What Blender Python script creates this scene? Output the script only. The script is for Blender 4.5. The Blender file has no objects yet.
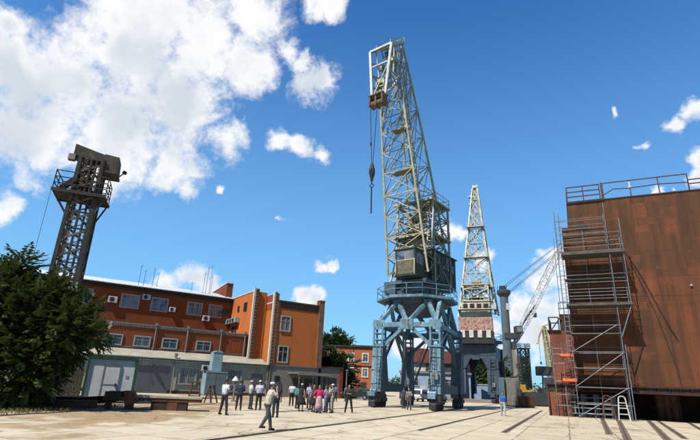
import bpy, math, random
from mathutils import Vector, Matrix
random.seed(7)
PI = math.pi
scene = bpy.context.scene
COL = scene.collection

# ------------------------------------------------------------------ materials
class NT:
    def __init__(s, tree): s.t = tree; s.n = tree.nodes; s.l = tree.links
    def add(s, typ, **kw):
        n = s.n.new(typ)
        for k, v in kw.items():
            if k.startswith('i_'): n.inputs[k[2:]].default_value = v
            else: setattr(n, k, v)
        return n
    def link(s, a, b): s.l.new(a, b)
    def math(s, op, a, b=None, c=None, clamp=False):
        n = s.n.new('ShaderNodeMath'); n.operation = op; n.use_clamp = clamp
        for i, x in enumerate((a, b, c)):
            if x is None: continue
            if isinstance(x, (int, float)): n.inputs[i].default_value = x
            else: s.l.new(x, n.inputs[i])
        return n.outputs[0]
    def mix(s, fac, a, b, blend='MIX'):
        n = s.n.new('ShaderNodeMix'); n.data_type = 'RGBA'; n.blend_type = blend
        for i, x in ((0, fac), (6, a), (7, b)):
            if isinstance(x, (int, float)): n.inputs[i].default_value = x
            elif isinstance(x, tuple): n.inputs[i].default_value = (*x, 1) if len(x) == 3 else x
            else: s.l.new(x, n.inputs[i])
        return n.outputs[2]
    def noise(s, vec, scale, detail=4, rough=.55, dist=0):
        n = s.n.new('ShaderNodeTexNoise'); n.inputs['Scale'].default_value = scale
        n.inputs['Detail'].default_value = detail; n.inputs['Roughness'].default_value = rough
        n.inputs['Distortion'].default_value = dist
        if vec is not None: s.l.new(vec, n.inputs['Vector'])
        return n.outputs['Fac']
    def ramp(s, fac, lo, hi):
        n = s.n.new('ShaderNodeMapRange'); n.interpolation_type = 'SMOOTHSTEP'
        s.l.new(fac, n.inputs['Value']); n.inputs['From Min'].default_value = lo; n.inputs['From Max'].default_value = hi
        return n.outputs['Result']
    def mapping(s, vec, loc=(0,0,0), rot=(0,0,0), scale=(1,1,1)):
        n = s.n.new('ShaderNodeMapping'); n.inputs['Location'].default_value = loc
        n.inputs['Rotation'].default_value = rot; n.inputs['Scale'].default_value = scale
        s.l.new(vec, n.inputs['Vector']); return n.outputs[0]

def new_mat(name):
    m = bpy.data.materials.new(name); m.use_nodes = True
    t = NT(m.node_tree); b = m.node_tree.nodes['Principled BSDF']
    tc = t.add('ShaderNodeTexCoord').outputs['Object']
    return m, t, b, tc

def hexc(r, g, b): return (r, g, b)
def mul(c, k): return tuple(x*k for x in c)

def paint(name, col, rough=.6, var=.25, scale=.8, rust=0., rustcol=(.09,.04,.02), metal=0., bump=0., streak=False, fine=6.):
    """painted / raw surface with dirt, fine mottling and optional rust"""
    m, t, b, tc = new_mat(name)
    v = t.mapping(tc, scale=(1,1,.25)) if streak else tc
    n1 = t.noise(v, scale, 5, .6); n2 = t.noise(tc, fine, 4, .6)
    f = t.math('ADD', t.math('MULTIPLY', n1, .6), t.math('MULTIPLY', n2, .4))
    f = t.ramp(f, .35, .65)
    c = t.mix(f, mul(col, 1-var*1.3), mul(col, 1+var*.6))
    if rust > 0:
        r = t.noise(v, scale*2.3, 6, .7, .4)
        c = t.mix(t.ramp(r, .72-rust*.45, .8-rust*.35), c, rustcol)
    t.link(c, b.inputs['Base Color'])
    b.inputs['Roughness'].default_value = rough; b.inputs['Metallic'].default_value = metal
    if bump:
        bn = t.add('ShaderNodeBump', i_Strength=bump, i_Distance=.02); t.link(n2, bn.inputs['Height']); t.link(bn.outputs[0], b.inputs['Normal'])
    return m

def brick_mat(name, c1, c2, mortar, bw=.26, bh=.085, grime=.35, msize=.008):
    m, t, b, tc = new_mat(name)
    sp = t.add('ShaderNodeSeparateXYZ'); t.link(tc, sp.inputs[0])
    cb = t.add('ShaderNodeCombineXYZ'); t.link(t.math('ADD', sp.outputs[0], sp.outputs[1]), cb.inputs[0]); t.link(sp.outputs[2], cb.inputs[1])
    br = t.add('ShaderNodeTexBrick'); t.link(cb.outputs[0], br.inputs['Vector'])
    br.inputs['Color1'].default_value = (*c1,1); br.inputs['Color2'].default_value = (*c2,1); br.inputs['Mortar'].default_value = (*mortar,1)
    br.inputs['Scale'].default_value = 1; br.inputs['Brick Width'].default_value = bw; br.inputs['Row Height'].default_value = bh
    br.inputs['Mortar Size'].default_value = msize; br.inputs['Bias'].default_value = 0
    n1 = t.noise(t.mapping(tc, scale=(1,1,.5)), .5, 6, .65); n2 = t.noise(tc, 2.5, 4, .6); n3 = t.noise(t.mapping(tc, scale=(2.2,2.2,.12)), 1.0, 5, .65)
    c = t.mix(t.math('MULTIPLY', t.ramp(n1, .4, .75), grime), br.outputs['Color'], mul(c1, .45))
    c = t.mix(t.math('MULTIPLY', t.ramp(n3, .52, .72), grime), c, mul(c1, .4))
    c = t.mix(t.math('MULTIPLY', t.ramp(n2, .5, .8), .22), c, mul(c2, 1.25))
    t.link(c, b.inputs['Base Color']); b.inputs['Roughness'].default_value = .9
    bn = t.add('ShaderNodeBump', i_Strength=.4, i_Distance=.01); t.link(br.outputs['Fac'], bn.inputs['Height']); bn.invert = True
    t.link(bn.outputs[0], b.inputs['Normal'])
    return m

def glass_mat(name, col=(.03,.04,.05), rough=.08):
    m, t, b, tc = new_mat(name)
    n = t.noise(tc, 1.2, 2); oi = t.add('ShaderNodeObjectInfo')
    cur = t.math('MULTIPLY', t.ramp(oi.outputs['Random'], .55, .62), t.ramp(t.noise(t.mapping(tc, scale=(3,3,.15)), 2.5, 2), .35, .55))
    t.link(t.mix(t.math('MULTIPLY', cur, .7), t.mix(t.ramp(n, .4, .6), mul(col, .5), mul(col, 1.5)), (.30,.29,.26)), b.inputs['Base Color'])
    b.inputs['Roughness'].default_value = rough; b.inputs['IOR'].default_value = 1.5
    return m

def leaf_mat(name, c1, c2, trans=.25):
    m, t, b, tc = new_mat(name)
    g = t.add('ShaderNodeNewGeometry')
    n = t.noise(tc, .6, 3)
    f = t.math('ADD', t.math('MULTIPLY', g.outputs['Random Per Island'], .6), t.math('MULTIPLY', n, .4))
    c = t.mix(f, c1, c2)
    t.link(c, b.inputs['Base Color']); b.inputs['Roughness'].default_value = .55
    tr = t.add('ShaderNodeBsdfTranslucent'); t.link(c, tr.inputs['Color'])
    mx = t.add('ShaderNodeMixShader'); mx.inputs[0].default_value = trans
    out = m.node_tree.nodes['Material Output']
    t.link(b.outputs[0], mx.inputs[1]); t.link(tr.outputs[0], mx.inputs[2]); t.link(mx.outputs[0], out.inputs[0])
    return m

M = {}
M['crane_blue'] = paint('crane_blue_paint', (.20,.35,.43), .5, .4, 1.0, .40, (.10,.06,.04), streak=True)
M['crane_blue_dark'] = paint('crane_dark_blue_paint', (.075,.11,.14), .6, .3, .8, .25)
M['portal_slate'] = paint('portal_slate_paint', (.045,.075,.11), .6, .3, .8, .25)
M['jib_ochre'] = paint('weathered_ochre_paint', (.62,.55,.35), .65, .25, 1.1, .36, (.12,.06,.03))
M['jib_cream'] = paint('cream_paint', (.72,.66,.50), .6, .25, 1.1, .3, (.2,.1,.05))
M['jib_white'] = paint('chalky_white_paint', (.72,.70,.62), .6, .2, 1.1, .22, (.22,.13,.07))
M['house_green'] = paint('dark_green_paint', (.03,.055,.045), .55, .35, .8, .3)
M['dark_steel'] = paint('dark_steel', (.025,.025,.027), .65, .4, 1.5, .3)
M['rope'] = paint('wire_rope', (.02,.02,.022), .6, .2, 4)
M['rubber'] = paint('black_wheel_steel', (.012,.012,.013), .6, .3, 3)
M['rust'] = paint('rusty_steel', (.13,.05,.03), .85, .45, 1.2, .35, (.05,.025,.018), bump=.3)
M['rust_dark'] = paint('dark_rusty_steel', (.05,.025,.02), .85, .45, 1.2, .3, (.09,.04,.02), bump=.3)
M['rust_orange'] = paint('orange_rust', (.28,.09,.035), .85, .4, .7, .45, (.06,.025,.018), bump=.3, streak=True)
M['galv'] = paint('galvanised_tube', (.24,.25,.26), .5, .3, 2, .2, (.10,.07,.05), metal=.2)
M['plank'] = paint('grey_scaffold_planks', (.10,.095,.085), .8, .3, 1.5)
M['orange'] = paint('orange_plastic', (.75,.12,.02), .5, .15, 2)
M['white_paint'] = paint('white_paint', (.72,.72,.70), .5, .12, 1.2, .06, (.3,.22,.15))
M['white_frame'] = paint('grey_white_frame', (.50,.48,.44), .6, .18, 2)
M['green_trim'] = paint('green_trim', (.015,.065,.035), .5, .25, 1.5)
M['grey_door'] = paint('grey_steel_door', (.10,.11,.13), .5, .15, 1.0)
M['plaster'] = brick_mat('pale_block_wall', (.60,.51,.37), (.68,.58,.42), (.50,.42,.31), .4, .2, .4, .01)
M['plaster_grey'] = paint('grey_plaster', (.27,.25,.225), .9, .25, .6, fine=4)
M['brick'] = brick_mat('orange_brick_shaded', (.25,.056,.011), (.20,.042,.009), (.18,.07,.03))  # facade brick darkened, its shade is put into the colour
M['brick_sunlit'] = brick_mat('orange_brick_sunlit', (.66,.175,.028), (.58,.145,.022), (.52,.21,.08))  # same brick brightened, sunlight on wing and end walls put into the colour
M['brick_far'] = brick_mat('salmon_orange_wall', (.52,.15,.05), (.47,.13,.045), (.46,.15,.06), .5, .17, .25)
M['brick_red'] = paint('red_painted_brick', (.36,.055,.02), .85, .2, 1)
M['pilaster'] = brick_mat('pale_brick_pilaster', (.78,.72,.60), (.74,.67,.54), (.66,.58,.46), .26, .085, .1)
M['pilaster_dark'] = brick_mat('brown_toothed_brick', (.17,.075,.045), (.24,.13,.085), (.2,.12,.08), .4, .42, .2, .02)
M['roof_white'] = paint('white_sheet_roof', (.74,.76,.78), .45, .1, .4, metal=.1)
M['roof_slate'] = paint('pale_corrugated_roof', (.46,.42,.33), .85, .22, .8, .15, (.25,.2,.14))
M['eave'] = paint('dark_eave', (.05,.035,.028), .8, .3, 1)
M['pipe_grey'] = paint('grey_pipe', (.24,.22,.20), .6, .25, 2)
M['glass'] = glass_mat('window_glass')
M['glass_blue'] = glass_mat('window_glass_sky', (.10,.14,.2))
M['concrete'] = paint('concrete_slab_top', (.50,.42,.30), .9, .25, .9, bump=.2)
M['cab_blue'] = paint('pale_blue_cabinet', (.34,.47,.52), .5, .2, .9, .15)
M['cab_blue_dark'] = paint('dull_blue_cabinet', (.13,.19,.22), .5, .25, .9, .15)
M['wall_blue'] = paint('pale_blue_wall', (.33,.43,.58), .85, .2, .8)
M['wall_white'] = paint('whitewashed_wall', (.62,.60,.54), .85, .2, .8)
M['roof_red'] = paint('dark_red_sheet_roof', (.14,.03,.02), .6, .3, .7, streak=True)
M['wood_dark'] = paint('old_dark_boards', (.045,.035,.028), .9, .4, 1.5)
M['concrete_far'] = paint('far_concrete', (.34,.29,.22), .9, .25, .15)
M['far_dark'] = paint('far_dark_steel', (.045,.055,.06), .8, .35, .2)
M['harbour_grey'] = paint('harbour_crane_grey', (.11,.135,.15), .5, .2, .3)
M['boom_white'] = paint('white_boom', (.68,.68,.66), .5, .15, .5)
M['boom_yellow'] = paint('yellow_boom', (.50,.40,.18), .6, .25, .3)
M['leaf_big'] = leaf_mat('ailanthus_leaf', (.018,.037,.007), (.082,.115,.018), .22)
M['leaf_dark'] = leaf_mat('dark_leaf', (.02,.045,.012), (.055,.09,.025), .2)
M['leaf_mid'] = leaf_mat('mid_leaf', (.045,.085,.02), (.11,.16,.05), .25)
M['bark'] = paint('bark', (.09,.065,.045), .9, .4, 3, bump=.5)
M['car_white'] = paint('car_white', (.75,.75,.74), .25, .06, 1)
M['car_dark'] = paint('car_dark_trim', (.02,.02,.022), .4, .2, 2)
M['lamp_red'] = paint('lamp_red', (.5,.02,.015), .3, .1, 2)
M['lamp_clear'] = paint('lamp_clear', (.7,.7,.7), .15, .1, 2)
M['skin'] = paint('skin', (.50,.29,.19), .55, .12, 4)
M['hair_dark'] = paint('dark_hair', (.02,.014,.01), .6, .3, 20)
M['hair_fair'] = paint('fair_hair', (.25,.16,.08), .6, .3, 20)
M['eye'] = paint('eye', (.02,.02,.02), .2, .1, 5)
def cloth(name, col): 
    if name not in M: M[name] = paint(name, col, .85, .32, 4, bump=1.0, fine=11.)
    return M[name]

# teeth pattern: faded red / white painted counterweight face
def faded_panel():
    m, t, b, tc = new_mat('faded_red_white_panel')
    n = t.noise(tc, 2.2, 6, .65, 1.5); n2 = t.noise(tc, 6, 4, .6)
    c = t.mix(t.ramp(n, .42, .58), (.36,.10,.07), (.50,.41,.34))
    c = t.mix(t.math('MULTIPLY', t.ramp(n2, .5, .7), .5), c, (.30,.16,.10))
    t.link(c, b.inputs['Base Color']); b.inputs['Roughness'].default_value = .8
    return m
M['faded'] = faded_panel()

def hull_mat():
    m, t, b, tc = new_mat('rusting_hull_plate')
    sp = t.add('ShaderNodeSeparateXYZ'); t.link(tc, sp.inputs[0])
    cb = t.add('ShaderNodeCombineXYZ'); jx = t.noise(tc, .9, 3); jz = t.noise(t.mapping(tc, loc=(7,3,5)), 1.1, 3)
    t.link(t.math('ADD', t.math('ADD', sp.outputs[0], sp.outputs[1]), t.math('MULTIPLY', jx, .5)), cb.inputs[0]); t.link(t.math('ADD', sp.outputs[2], t.math('MULTIPLY', jz, .35)), cb.inputs[1])
    br = t.add('ShaderNodeTexBrick'); t.link(cb.outputs[0], br.inputs['Vector']); br.offset = 0.0
    br.inputs['Color1'].default_value = (0,0,0,1); br.inputs['Color2'].default_value = (1,1,1,1); br.inputs['Mortar'].default_value = (.1,.1,.1,1)
    br.inputs['Scale'].default_value = 1; br.inputs['Brick Width'].default_value = 1.15; br.inputs['Row Height'].default_value = .72
    br.inputs['Mortar Size'].default_value = .012; br.inputs['Mortar Smooth'].default_value = 1.0
    br2 = t.add('ShaderNodeTexBrick'); t.link(cb.outputs[0], br2.inputs['Vector']); br2.offset = .5
    br2.inputs['Color1'].default_value = (0,0,0,1); br2.inputs['Color2'].default_value = (1,1,1,1); br2.inputs['Mortar'].default_value = (.5,.5,.5,1)
    br2.inputs['Scale'].default_value = 1; br2.inputs['Brick Width'].default_value = 6.1; br2.inputs['Row Height'].default_value = 2.45
    br2.inputs['Mortar Size'].default_value = .03
    big = t.noise(tc, .22, 4, .6); st = t.noise(t.mapping(tc, scale=(1.4,1.4,.10)), 1.0, 6, .65); fine = t.noise(tc, 3, 6, .65)
    base = t.mix(t.ramp(st, .35, .65), (.056,.0185,.0055), (.120,.040,.010))
    base = t.mix(t.math('MULTIPLY', br2.outputs['Color'], .4), base, (.068,.03,.013))
    # red primer showing: patches, mostly towards the lower right of the shell
    gx = t.math('MULTIPLY', t.math('SUBTRACT', sp.outputs[0], 5.0), .16); gz = t.math('MULTIPLY', t.math('SUBTRACT', 12.0, sp.outputs[2]), .14)
    g = t.math('MINIMUM', gx, gz)
    g = t.math('ADD', g, t.math('MULTIPLY', t.math('SUBTRACT', big, .5), 2.2))
    red = t.ramp(g, -.1, .5)
    pat = t.math('MULTIPLY', t.ramp(br.outputs['Color'], .58, .72), t.math('MULTIPLY', t.ramp(big, .42, .55), t.ramp(fine, .30, .52)))
    vb = t.ramp(t.noise(t.mapping(tc, scale=(.55,.55,.05)), 1.0, 2), .5, .62)
    pat = t.math('MAXIMUM', t.math('MULTIPLY', pat, .7), t.math('MULTIPLY', red, t.math('ADD', .35, t.math('MULTIPLY', t.ramp(st, .38, .62), .5))))
    pat = t.math('MULTIPLY', pat, t.math('ADD', .45, t.math('MULTIPLY', vb, .55)))
    c = t.mix(pat, base, (.245,.064,.022))
    c = t.mix(t.math('MULTIPLY', t.ramp(br.outputs['Fac'], .2, .9), .06), c, (.03,.015,.010))
    c = t.mix(t.math('MULTIPLY', br2.outputs['Fac'], .35), c, (.028,.014,.009))
    c = t.mix(t.math('MULTIPLY', t.ramp(fine, .52, .75), .4), c, (.12,.052,.02))
    t.link(c, b.inputs['Base Color']); b.inputs['Roughness'].default_value = .8
    h = t.math('ADD', t.math('MULTIPLY', fine, .5), t.math('MULTIPLY', br.outputs['Fac'], -.25))
    bn = t.add('ShaderNodeBump', i_Strength=.5, i_Distance=.04); t.link(h, bn.inputs['Height']); t.link(bn.outputs[0], b.inputs['Normal'])
    return m
M['hull'] = hull_mat()

def ground_mat():
    m, t, b, tc = new_mat('yard_concrete')
    r = t.mapping(tc, rot=(0,0,math.radians(24)))
    wob = t.noise(tc, .7, 3)
    rv = t.add('ShaderNodeVectorMath', operation='ADD'); t.link(r, rv.inputs[0])
    cbw = t.add('ShaderNodeCombineXYZ'); t.link(t.math('MULTIPLY', wob, .12), cbw.inputs[0]); t.link(t.math('MULTIPLY', wob, .10), cbw.inputs[1]); t.link(cbw.outputs[0], rv.inputs[1])
    br = t.add('ShaderNodeTexBrick'); t.link(rv.outputs[0], br.inputs['Vector']); br.offset = .0
    br.inputs['Color1'].default_value = (.0,.0,.0,1); br.inputs['Color2'].default_value = (1,1,1,1); br.inputs['Mortar'].default_value = (.5,.5,.5,1)
    br.inputs['Scale'].default_value = 1; br.inputs['Brick Width'].default_value = 2.05; br.inputs['Row Height'].default_value = 3.1
    br.inputs['Mortar Size'].default_value = .045; br.inputs['Mortar Smooth'].default_value = .7
    n1 = t.noise(tc, .10, 6, .6, .3); n2 = t.noise(tc, .55, 6, .65); n3 = t.noise(tc, 5, 5, .7); n4 = t.noise(t.mapping(tc, rot=(0,0,math.radians(24)), scale=(1,.18,1)), 1.1, 5, .65)
    c = t.mix(br.outputs['Color'], (.60,.505,.355), (.69,.595,.43))
    c = t.mix(t.math('MULTIPLY', t.ramp(n2, .40, .75), .55), c, (.50,.39,.24))
    c = t.mix(t.math('MULTIPLY', t.ramp(n3, .5, .8), .35), c, (.42,.33,.21))
    c = t.mix(t.math('MULTIPLY', t.ramp(n4, .52, .72), .45), c, (.36,.27,.165))
    crack = t.math('MULTIPLY', br.outputs['Fac'], t.ramp(n2, .3, .55))
    c = t.mix(t.math('MULTIPLY', crack, .8), c, (.16,.11,.07))
    # bare earth: patches and the strip along the left edge
    sp = t.add('ShaderNodeSeparateXYZ'); t.link(tc, sp.inputs[0])
    left = t.math('MULTIPLY', t.math('SUBTRACT', -6.5, sp.outputs[0]), .10)
    d = t.ramp(t.math('ADD', t.math('ADD', n1, t.math('MULTIPLY', t.math('SUBTRACT', n2, .5), .5)), t.math('MINIMUM', t.math('MAXIMUM', left, -.08), .12)), .53, .64)
    dirt = t.mix(t.ramp(n3, .35, .7), (.44,.32,.17), (.27,.175,.085))
    c = t.mix(t.math('MULTIPLY', d, .85), c, dirt)
    vo = t.add('ShaderNodeTexVoronoi', feature='DISTANCE_TO_EDGE'); vo.inputs['Scale'].default_value = .33
    wv = t.add('ShaderNodeTexNoise'); wv.inputs['Scale'].default_value = .9; wv.inputs['Detail'].default_value = 5; t.link(tc, wv.inputs['Vector'])
    ws = t.add('ShaderNodeVectorMath', operation='SCALE'); ws.inputs['Scale'].default_value = 1.4; t.link(wv.outputs['Color'], ws.inputs[0])
    wa_ = t.add('ShaderNodeVectorMath', operation='ADD'); t.link(tc, wa_.inputs[0]); t.link(ws.outputs[0], wa_.inputs[1]); t.link(wa_.outputs[0], vo.inputs['Vector'])
    ck = t.math('MULTIPLY', t.math('SUBTRACT', 1.0, t.ramp(vo.outputs['Distance'], .004, .022)), t.ramp(n1, .42, .56))
    c = t.mix(t.math('MULTIPLY', ck, .7), c, (.15,.105,.07))
    st = t.noise(t.mapping(tc, loc=(31,4,0)), .9, 4, .55, .8)
    c = t.mix(t.math('MULTIPLY', t.ramp(st, .64, .74), .5), c, (.13,.10,.075))
    n5 = t.noise(tc, .28, 5, .7, .6)
    c = t.mix(t.math('MULTIPLY', t.ramp(n5, .55, .66), .5), c, (.25,.18,.11))
    t.link(c, b.inputs['Base Color']); b.inputs['Roughness'].default_value = .95; b.inputs['Specular IOR Level'].default_value = .2
    h = t.math('ADD', n3, t.math('MULTIPLY', br.outputs['Fac'], -.7))
    bn = t.add('ShaderNodeBump', i_Strength=.6, i_Distance=.03); t.link(h, bn.inputs['Height']); t.link(bn.outputs[0], b.inputs['Normal'])
    return m
M['ground'] = ground_mat()

# ------------------------------------------------------------------ mesh builder
class MB:
    def __init__(s, m=None): s.v = []; s.f = []; s.m = m; s.smooth = False
    def _add(s, vs, fs):
        o = len(s.v)
        if s.m is not None: vs = [s.m @ Vector(v) for v in vs]
        s.v += [tuple(v) for v in vs]; s.f += [tuple(i+o for i in f) for f in fs]; return s
    def box(s, c, d, rz=0, rx=0, ry=0):
        x, y, z = d[0]/2, d[1]/2, d[2]/2
        R = Matrix.Rotation(rz,3,'Z') @ Matrix.Rotation(ry,3,'Y') @ Matrix.Rotation(rx,3,'X')
        vs = [Vector(c) + R @ Vector((sx*x, sy*y, sz*z)) for sz in (-1,1) for sx, sy in ((-1,-1),(1,-1),(1,1),(-1,1))]
        return s._add(vs, [(3,2,1,0),(4,5,6,7),(0,1,5,4),(1,2,6,5),(2,3,7,6),(3,0,4,7)])
    def b2(s, lo, hi):
        return s.box([(a+b)/2 for a, b in zip(lo, hi)], [b-a for a, b in zip(lo, hi)])
    def bar(s, p, q, w, h=None, w2=None, up=(0,0,1)):
        p, q = Vector(p), Vector(q); d = q-p
        if d.length < 1e-6: return s
        d.normalize(); u = Vector(up)
        if abs(d.dot(u)) > .98: u = Vector((0,1,0))
        a = d.cross(u).normalized(); b = a.cross(d)
        h = h or w; k = (w2 or w)/w
        vs = [p + a*sx*w/2 + b*sy*h/2 for sx, sy in ((-1,-1),(1,-1),(1,1),(-1,1))] + [q + a*sx*w*k/2 + b*sy*h*k/2 for sx, sy in ((-1,-1),(1,-1),(1,1),(-1,1))]
        return s._add(vs, [(3,2,1,0),(4,5,6,7),(0,1,5,4),(1,2,6,5),(2,3,7,6),(3,0,4,7)])
    def tube(s, p, q, r0, r1=None, n=8):
        p, q = Vector(p), Vector(q); d = (q-p).normalized(); r1 = r0 if r1 is None else r1
        u = Vector((0,0,1)) if abs(d.z) < .9 else Vector((1,0,0))
        a = d.cross(u).normalized(); b = d.cross(a)
        vs = []
        for c, r in ((p,r0),(q,r1)):
            for i in range(n):
                t = 2*PI*i/n; vs.append(c + a*math.cos(t)*r + b*math.sin(t)*r)
        fs = [(i,(i+1)%n,n+(i+1)%n,n+i) for i in range(n)] + [tuple(range(n-1,-1,-1)), tuple(range(n,2*n))]
        return s._add(vs, fs)
    def path(s, pts, r, n=6):
        for a, b in zip(pts, pts[1:]): s.tube(a, b, r, r, n)
        return s
    def prism(s, pts, vec):
        n = len(pts); vec = Vector(vec); P = [Vector(p) for p in pts]
        vs = P + [p+vec for p in P]
        return s._add(vs, [tuple(range(n-1,-1,-1)), tuple(range(n,2*n))] + [(i,(i+1)%n,n+(i+1)%n,n+i) for i in range(n)])
    def lathe(s, prof, c=(0,0,0), n=16, sx=1, sy=1, ph=0):
        vs = []
        for r, z in prof:
            for i in range(n):
                t = 2*PI*i/n+ph; vs.append((c[0]+r*sx*math.cos(t), c[1]+r*sy*math.sin(t), c[2]+z))
        fs = []
        for k in range(len(prof)-1):
            for i in range(n): fs.append((k*n+i, k*n+(i+1)%n, (k+1)*n+(i+1)%n, (k+1)*n+i))
        fs += [tuple(range(n-1,-1,-1)), tuple(range((len(prof)-1)*n, len(prof)*n))]
        return s._add(vs, fs)
    def ball(s, c, r, n=10, m=6):
        rx, ry, rz = r if isinstance(r, tuple) else (r, r, r)
        return s.lathe([(max(.001, math.sin(PI*k/m)), -math.cos(PI*k/m)*rz) for k in range(m+1)], c, n, rx, ry)
    def capsule(s, p, q, r0, r1, n=10):
        p, q = Vector(p), Vector(q); d = q-p; L = d.length
        d = d.normalized() if L > 1e-6 else Vector((0,0,1))
        u = Vector((0,0,1)) if abs(d.z) < .9 else Vector((1,0,0))
        a = d.cross(u).normalized(); b = d.cross(a)
        rings = [(p, r0, k) for k in (-1,-.75,-.4,0)] + [(q, r1, k) for k in (0,.4,.75,1)]
        vs = []
        for c, r, k in rings:
            rr = r*math.sqrt(max(1e-4, 1-k*k))
            for i in range(n):
                t = 2*PI*i/n; vs.append(c + d*r*k + a*math.cos(t)*rr + b*math.sin(t)*rr)
        fs = []
        for k in range(7):
            for i in range(n): fs.append((k*n+i, (k+1)*n+i, (k+1)*n+(i+1)%n, k*n+(i+1)%n))
        fs += [tuple(range(n)), tuple(range(8*n-1, 7*n-1, -1))]
        return s._add(vs, fs)
    def mesh(s, name):
        me = bpy.data.meshes.new(name); me.from_pydata(s.v, [], s.f); me.validate(); me.update()
        return me
    def build(s, name, mat, parent=None, smooth=False, bevel=0, label=None, kind=None):
        me = s.mesh(name); me.materials.append(mat)
        if smooth: me.polygons.foreach_set('use_smooth', [True]*len(me.polygons))
        o = bpy.data.objects.new(name, me); COL.objects.link(o)
        if parent is not None: o.parent = parent
        if bevel:
            md = o.modifiers.new('Bevel', 'BEVEL'); md.width = bevel; md.segments = 2; md.limit_method = 'ANGLE'
        if label: o['label'] = label
        if kind: o['kind'] = kind
        return o

def tag(o, label, cat, group=None):
    o['label'] = label; o['category'] = cat
    if group: o['group'] = group
    return o
def thing(name, label, cat, loc=(0,0,0), rz=0, group=None):
    o = bpy.data.objects.new(name, None); COL.objects.link(o); o.empty_display_size = .3
    o.location = loc; o.rotation_euler = (0,0,rz)
    return tag(o, label, cat, group)
def remesh(mb, voxel, smooth_it=2):
    me = mb.mesh('tmp'); o = bpy.data.objects.new('tmp', me); COL.objects.link(o)
    r = o.modifiers.new('r', 'REMESH'); r.mode = 'VOXEL'; r.voxel_size = voxel
    if smooth_it:
        sm = o.modifiers.new('s', 'SMOOTH'); sm.iterations = smooth_it; sm.factor = .5
    dg = bpy.context.evaluated_depsgraph_get(); dg.update()
    out = bpy.data.meshes.new_from_object(o.evaluated_get(dg))
    bpy.data.objects.remove(o); bpy.data.meshes.remove(me)
    return out
def link_mesh(name, me, mat, parent, smooth=True):
    me.name = name; me.materials.clear(); me.materials.append(mat)
    if smooth: me.polygons.foreach_set('use_smooth', [True]*len(me.polygons))
    o = bpy.data.objects.new(name, me); COL.objects.link(o); o.parent = parent
    return o

def lattice(mb, secs, chord, brace, sides=(0,1,2,3), cross=True, horiz=True):
    """secs: list of four-corner sections; chords along, bracing on each side"""
    for a, b in zip(secs, secs[1:]):
        for i in range(4): mb.bar(a[i], b[i], chord)
    for k, (a, b) in enumerate(zip(secs, secs[1:])):
        for i in sides:
            j = (i+1) % 4
            if horiz: mb.bar(b[i], b[j], brace)
            if cross: mb.bar(a[i], b[j], brace*.9); mb.bar(a[j], b[i], brace*.9)
            elif k % 2: mb.bar(a[i], b[j], brace)
            else: mb.bar(a[j], b[i], brace)
def lerp(a, b, t): return Vector(a)*(1-t) + Vector(b)*t
def railing(mb, pts, h, r=.025, rails=(1., .5), spacing=1.5, closed=False):
    P = [Vector(p) for p in pts]
    if closed: P.append(P[0])
    for a, b in zip(P, P[1:]):
        n = max(1, round((b-a).length/spacing))
        for i in range(n+1):
            c = lerp(a, b, i/n); mb.bar(c, c+Vector((0,0,h)), r*2)
        for k in rails: mb.bar(a+Vector((0,0,h*k)), b+Vector((0,0,h*k)), r*2)

# ------------------------------------------------------------------ frames of the yard
A_RAIL = math.radians(-24)          # crane rails run along local +y of this frame
def rail_pt(n, s): return Vector((n*.9135+s*.4067, -n*.4067+s*.9135, 0))
A_BLD = math.radians(31.6)          # facade runs along local +x, +y goes into the building
def bld_pt(p, q): return Vector((p*.852+q*.524, p*.524-q*.852, 0))
A_HULL = math.radians(-25)
HULL0 = Vector((21.72, 44.41, 0))

# ------------------------------------------------------------------ ground
me = bpy.data.meshes.new('ground')
N = 40; R = 1500
vs = [(0,0,0)]; fs = []
radii = [40, 120, 300, R]
for r in radii:
    for i in range(N): vs.append((r*math.cos(2*PI*i/N), r*math.sin(2*PI*i/N)+30, 0))
for i in range(N): fs.append((0, 1+i, 1+(i+1)%N))
for k in range(3):
    for i in range(N): fs.append((1+k*N+i, 1+(k+1)*N+i, 1+(k+1)*N+(i+1)%N, 1+k*N+(i+1)%N))
me.from_pydata(vs, [], fs); me.materials.append(M['ground'])
g = bpy.data.objects.new('ground', me); COL.objects.link(g); g['kind'] = 'structure'

M['groove'] = paint('rail_groove_dirt', (.21,.145,.095), .95, .4, 1.5)
M['rail_steel'] = paint('worn_rail', (.13,.10,.085), .5, .3, 2, .3)
def rail(label, a, b, w=.3, gap=None, sunk=True):
    a, b = Vector((*a,0)), Vector((*b,0)); d = (b-a); L = d.length
    t = thing('rail', label, 'rail', a, math.atan2(-d.x, d.y), 'rails set in the concrete yard')
    mb = MB(); y = 0; rnd = random.Random(int(L*100))
    left, right = [], []
    n = int(L/.6)
    for i in range(n+1):
        y = L*i/n; left.append((-w/2-rnd.uniform(0,.035), y)); right.append((w/2+rnd.uniform(0,.035), y))
    for i in range(n):
        mb._add([(left[i][0], left[i][1], .004), (right[i][0], right[i][1], .004), (right[i+1][0], right[i+1][1], .004), (left[i+1][0], left[i+1][1], .004)], [(0,1,2,3)])
    mb.build('groove', M['groove'], t)
    m2 = MB(); m2.b2((-.035,0,.006), (.035,L,.035)); m2.build('rail_head', M['rail_steel'], t)
    return t
def rp(n, s): p = rail_pt(n, s); return (p.x, p.y)
rail('long dark rail beside the walking man running under the near crane right legs', (-4.6,14.0), rp(-10.45, 130), .22)
rail('rail under the left legs of the near crane', rp(-16.55, 27), rp(-16.55, 130), .2)
rail('faint rail crossing the open yard between crane and hull', rp(-6.1, 22), rp(-6.1, 75), .22)
rail('broad rusty rail ending in the yard left of the hull', rp(-2.8, 24.5), rp(-2.8, 62), .27)
rail('leftmost of the rails running out from under the hull', (13.1,25.2), (26.5,52.3), .3)
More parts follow.
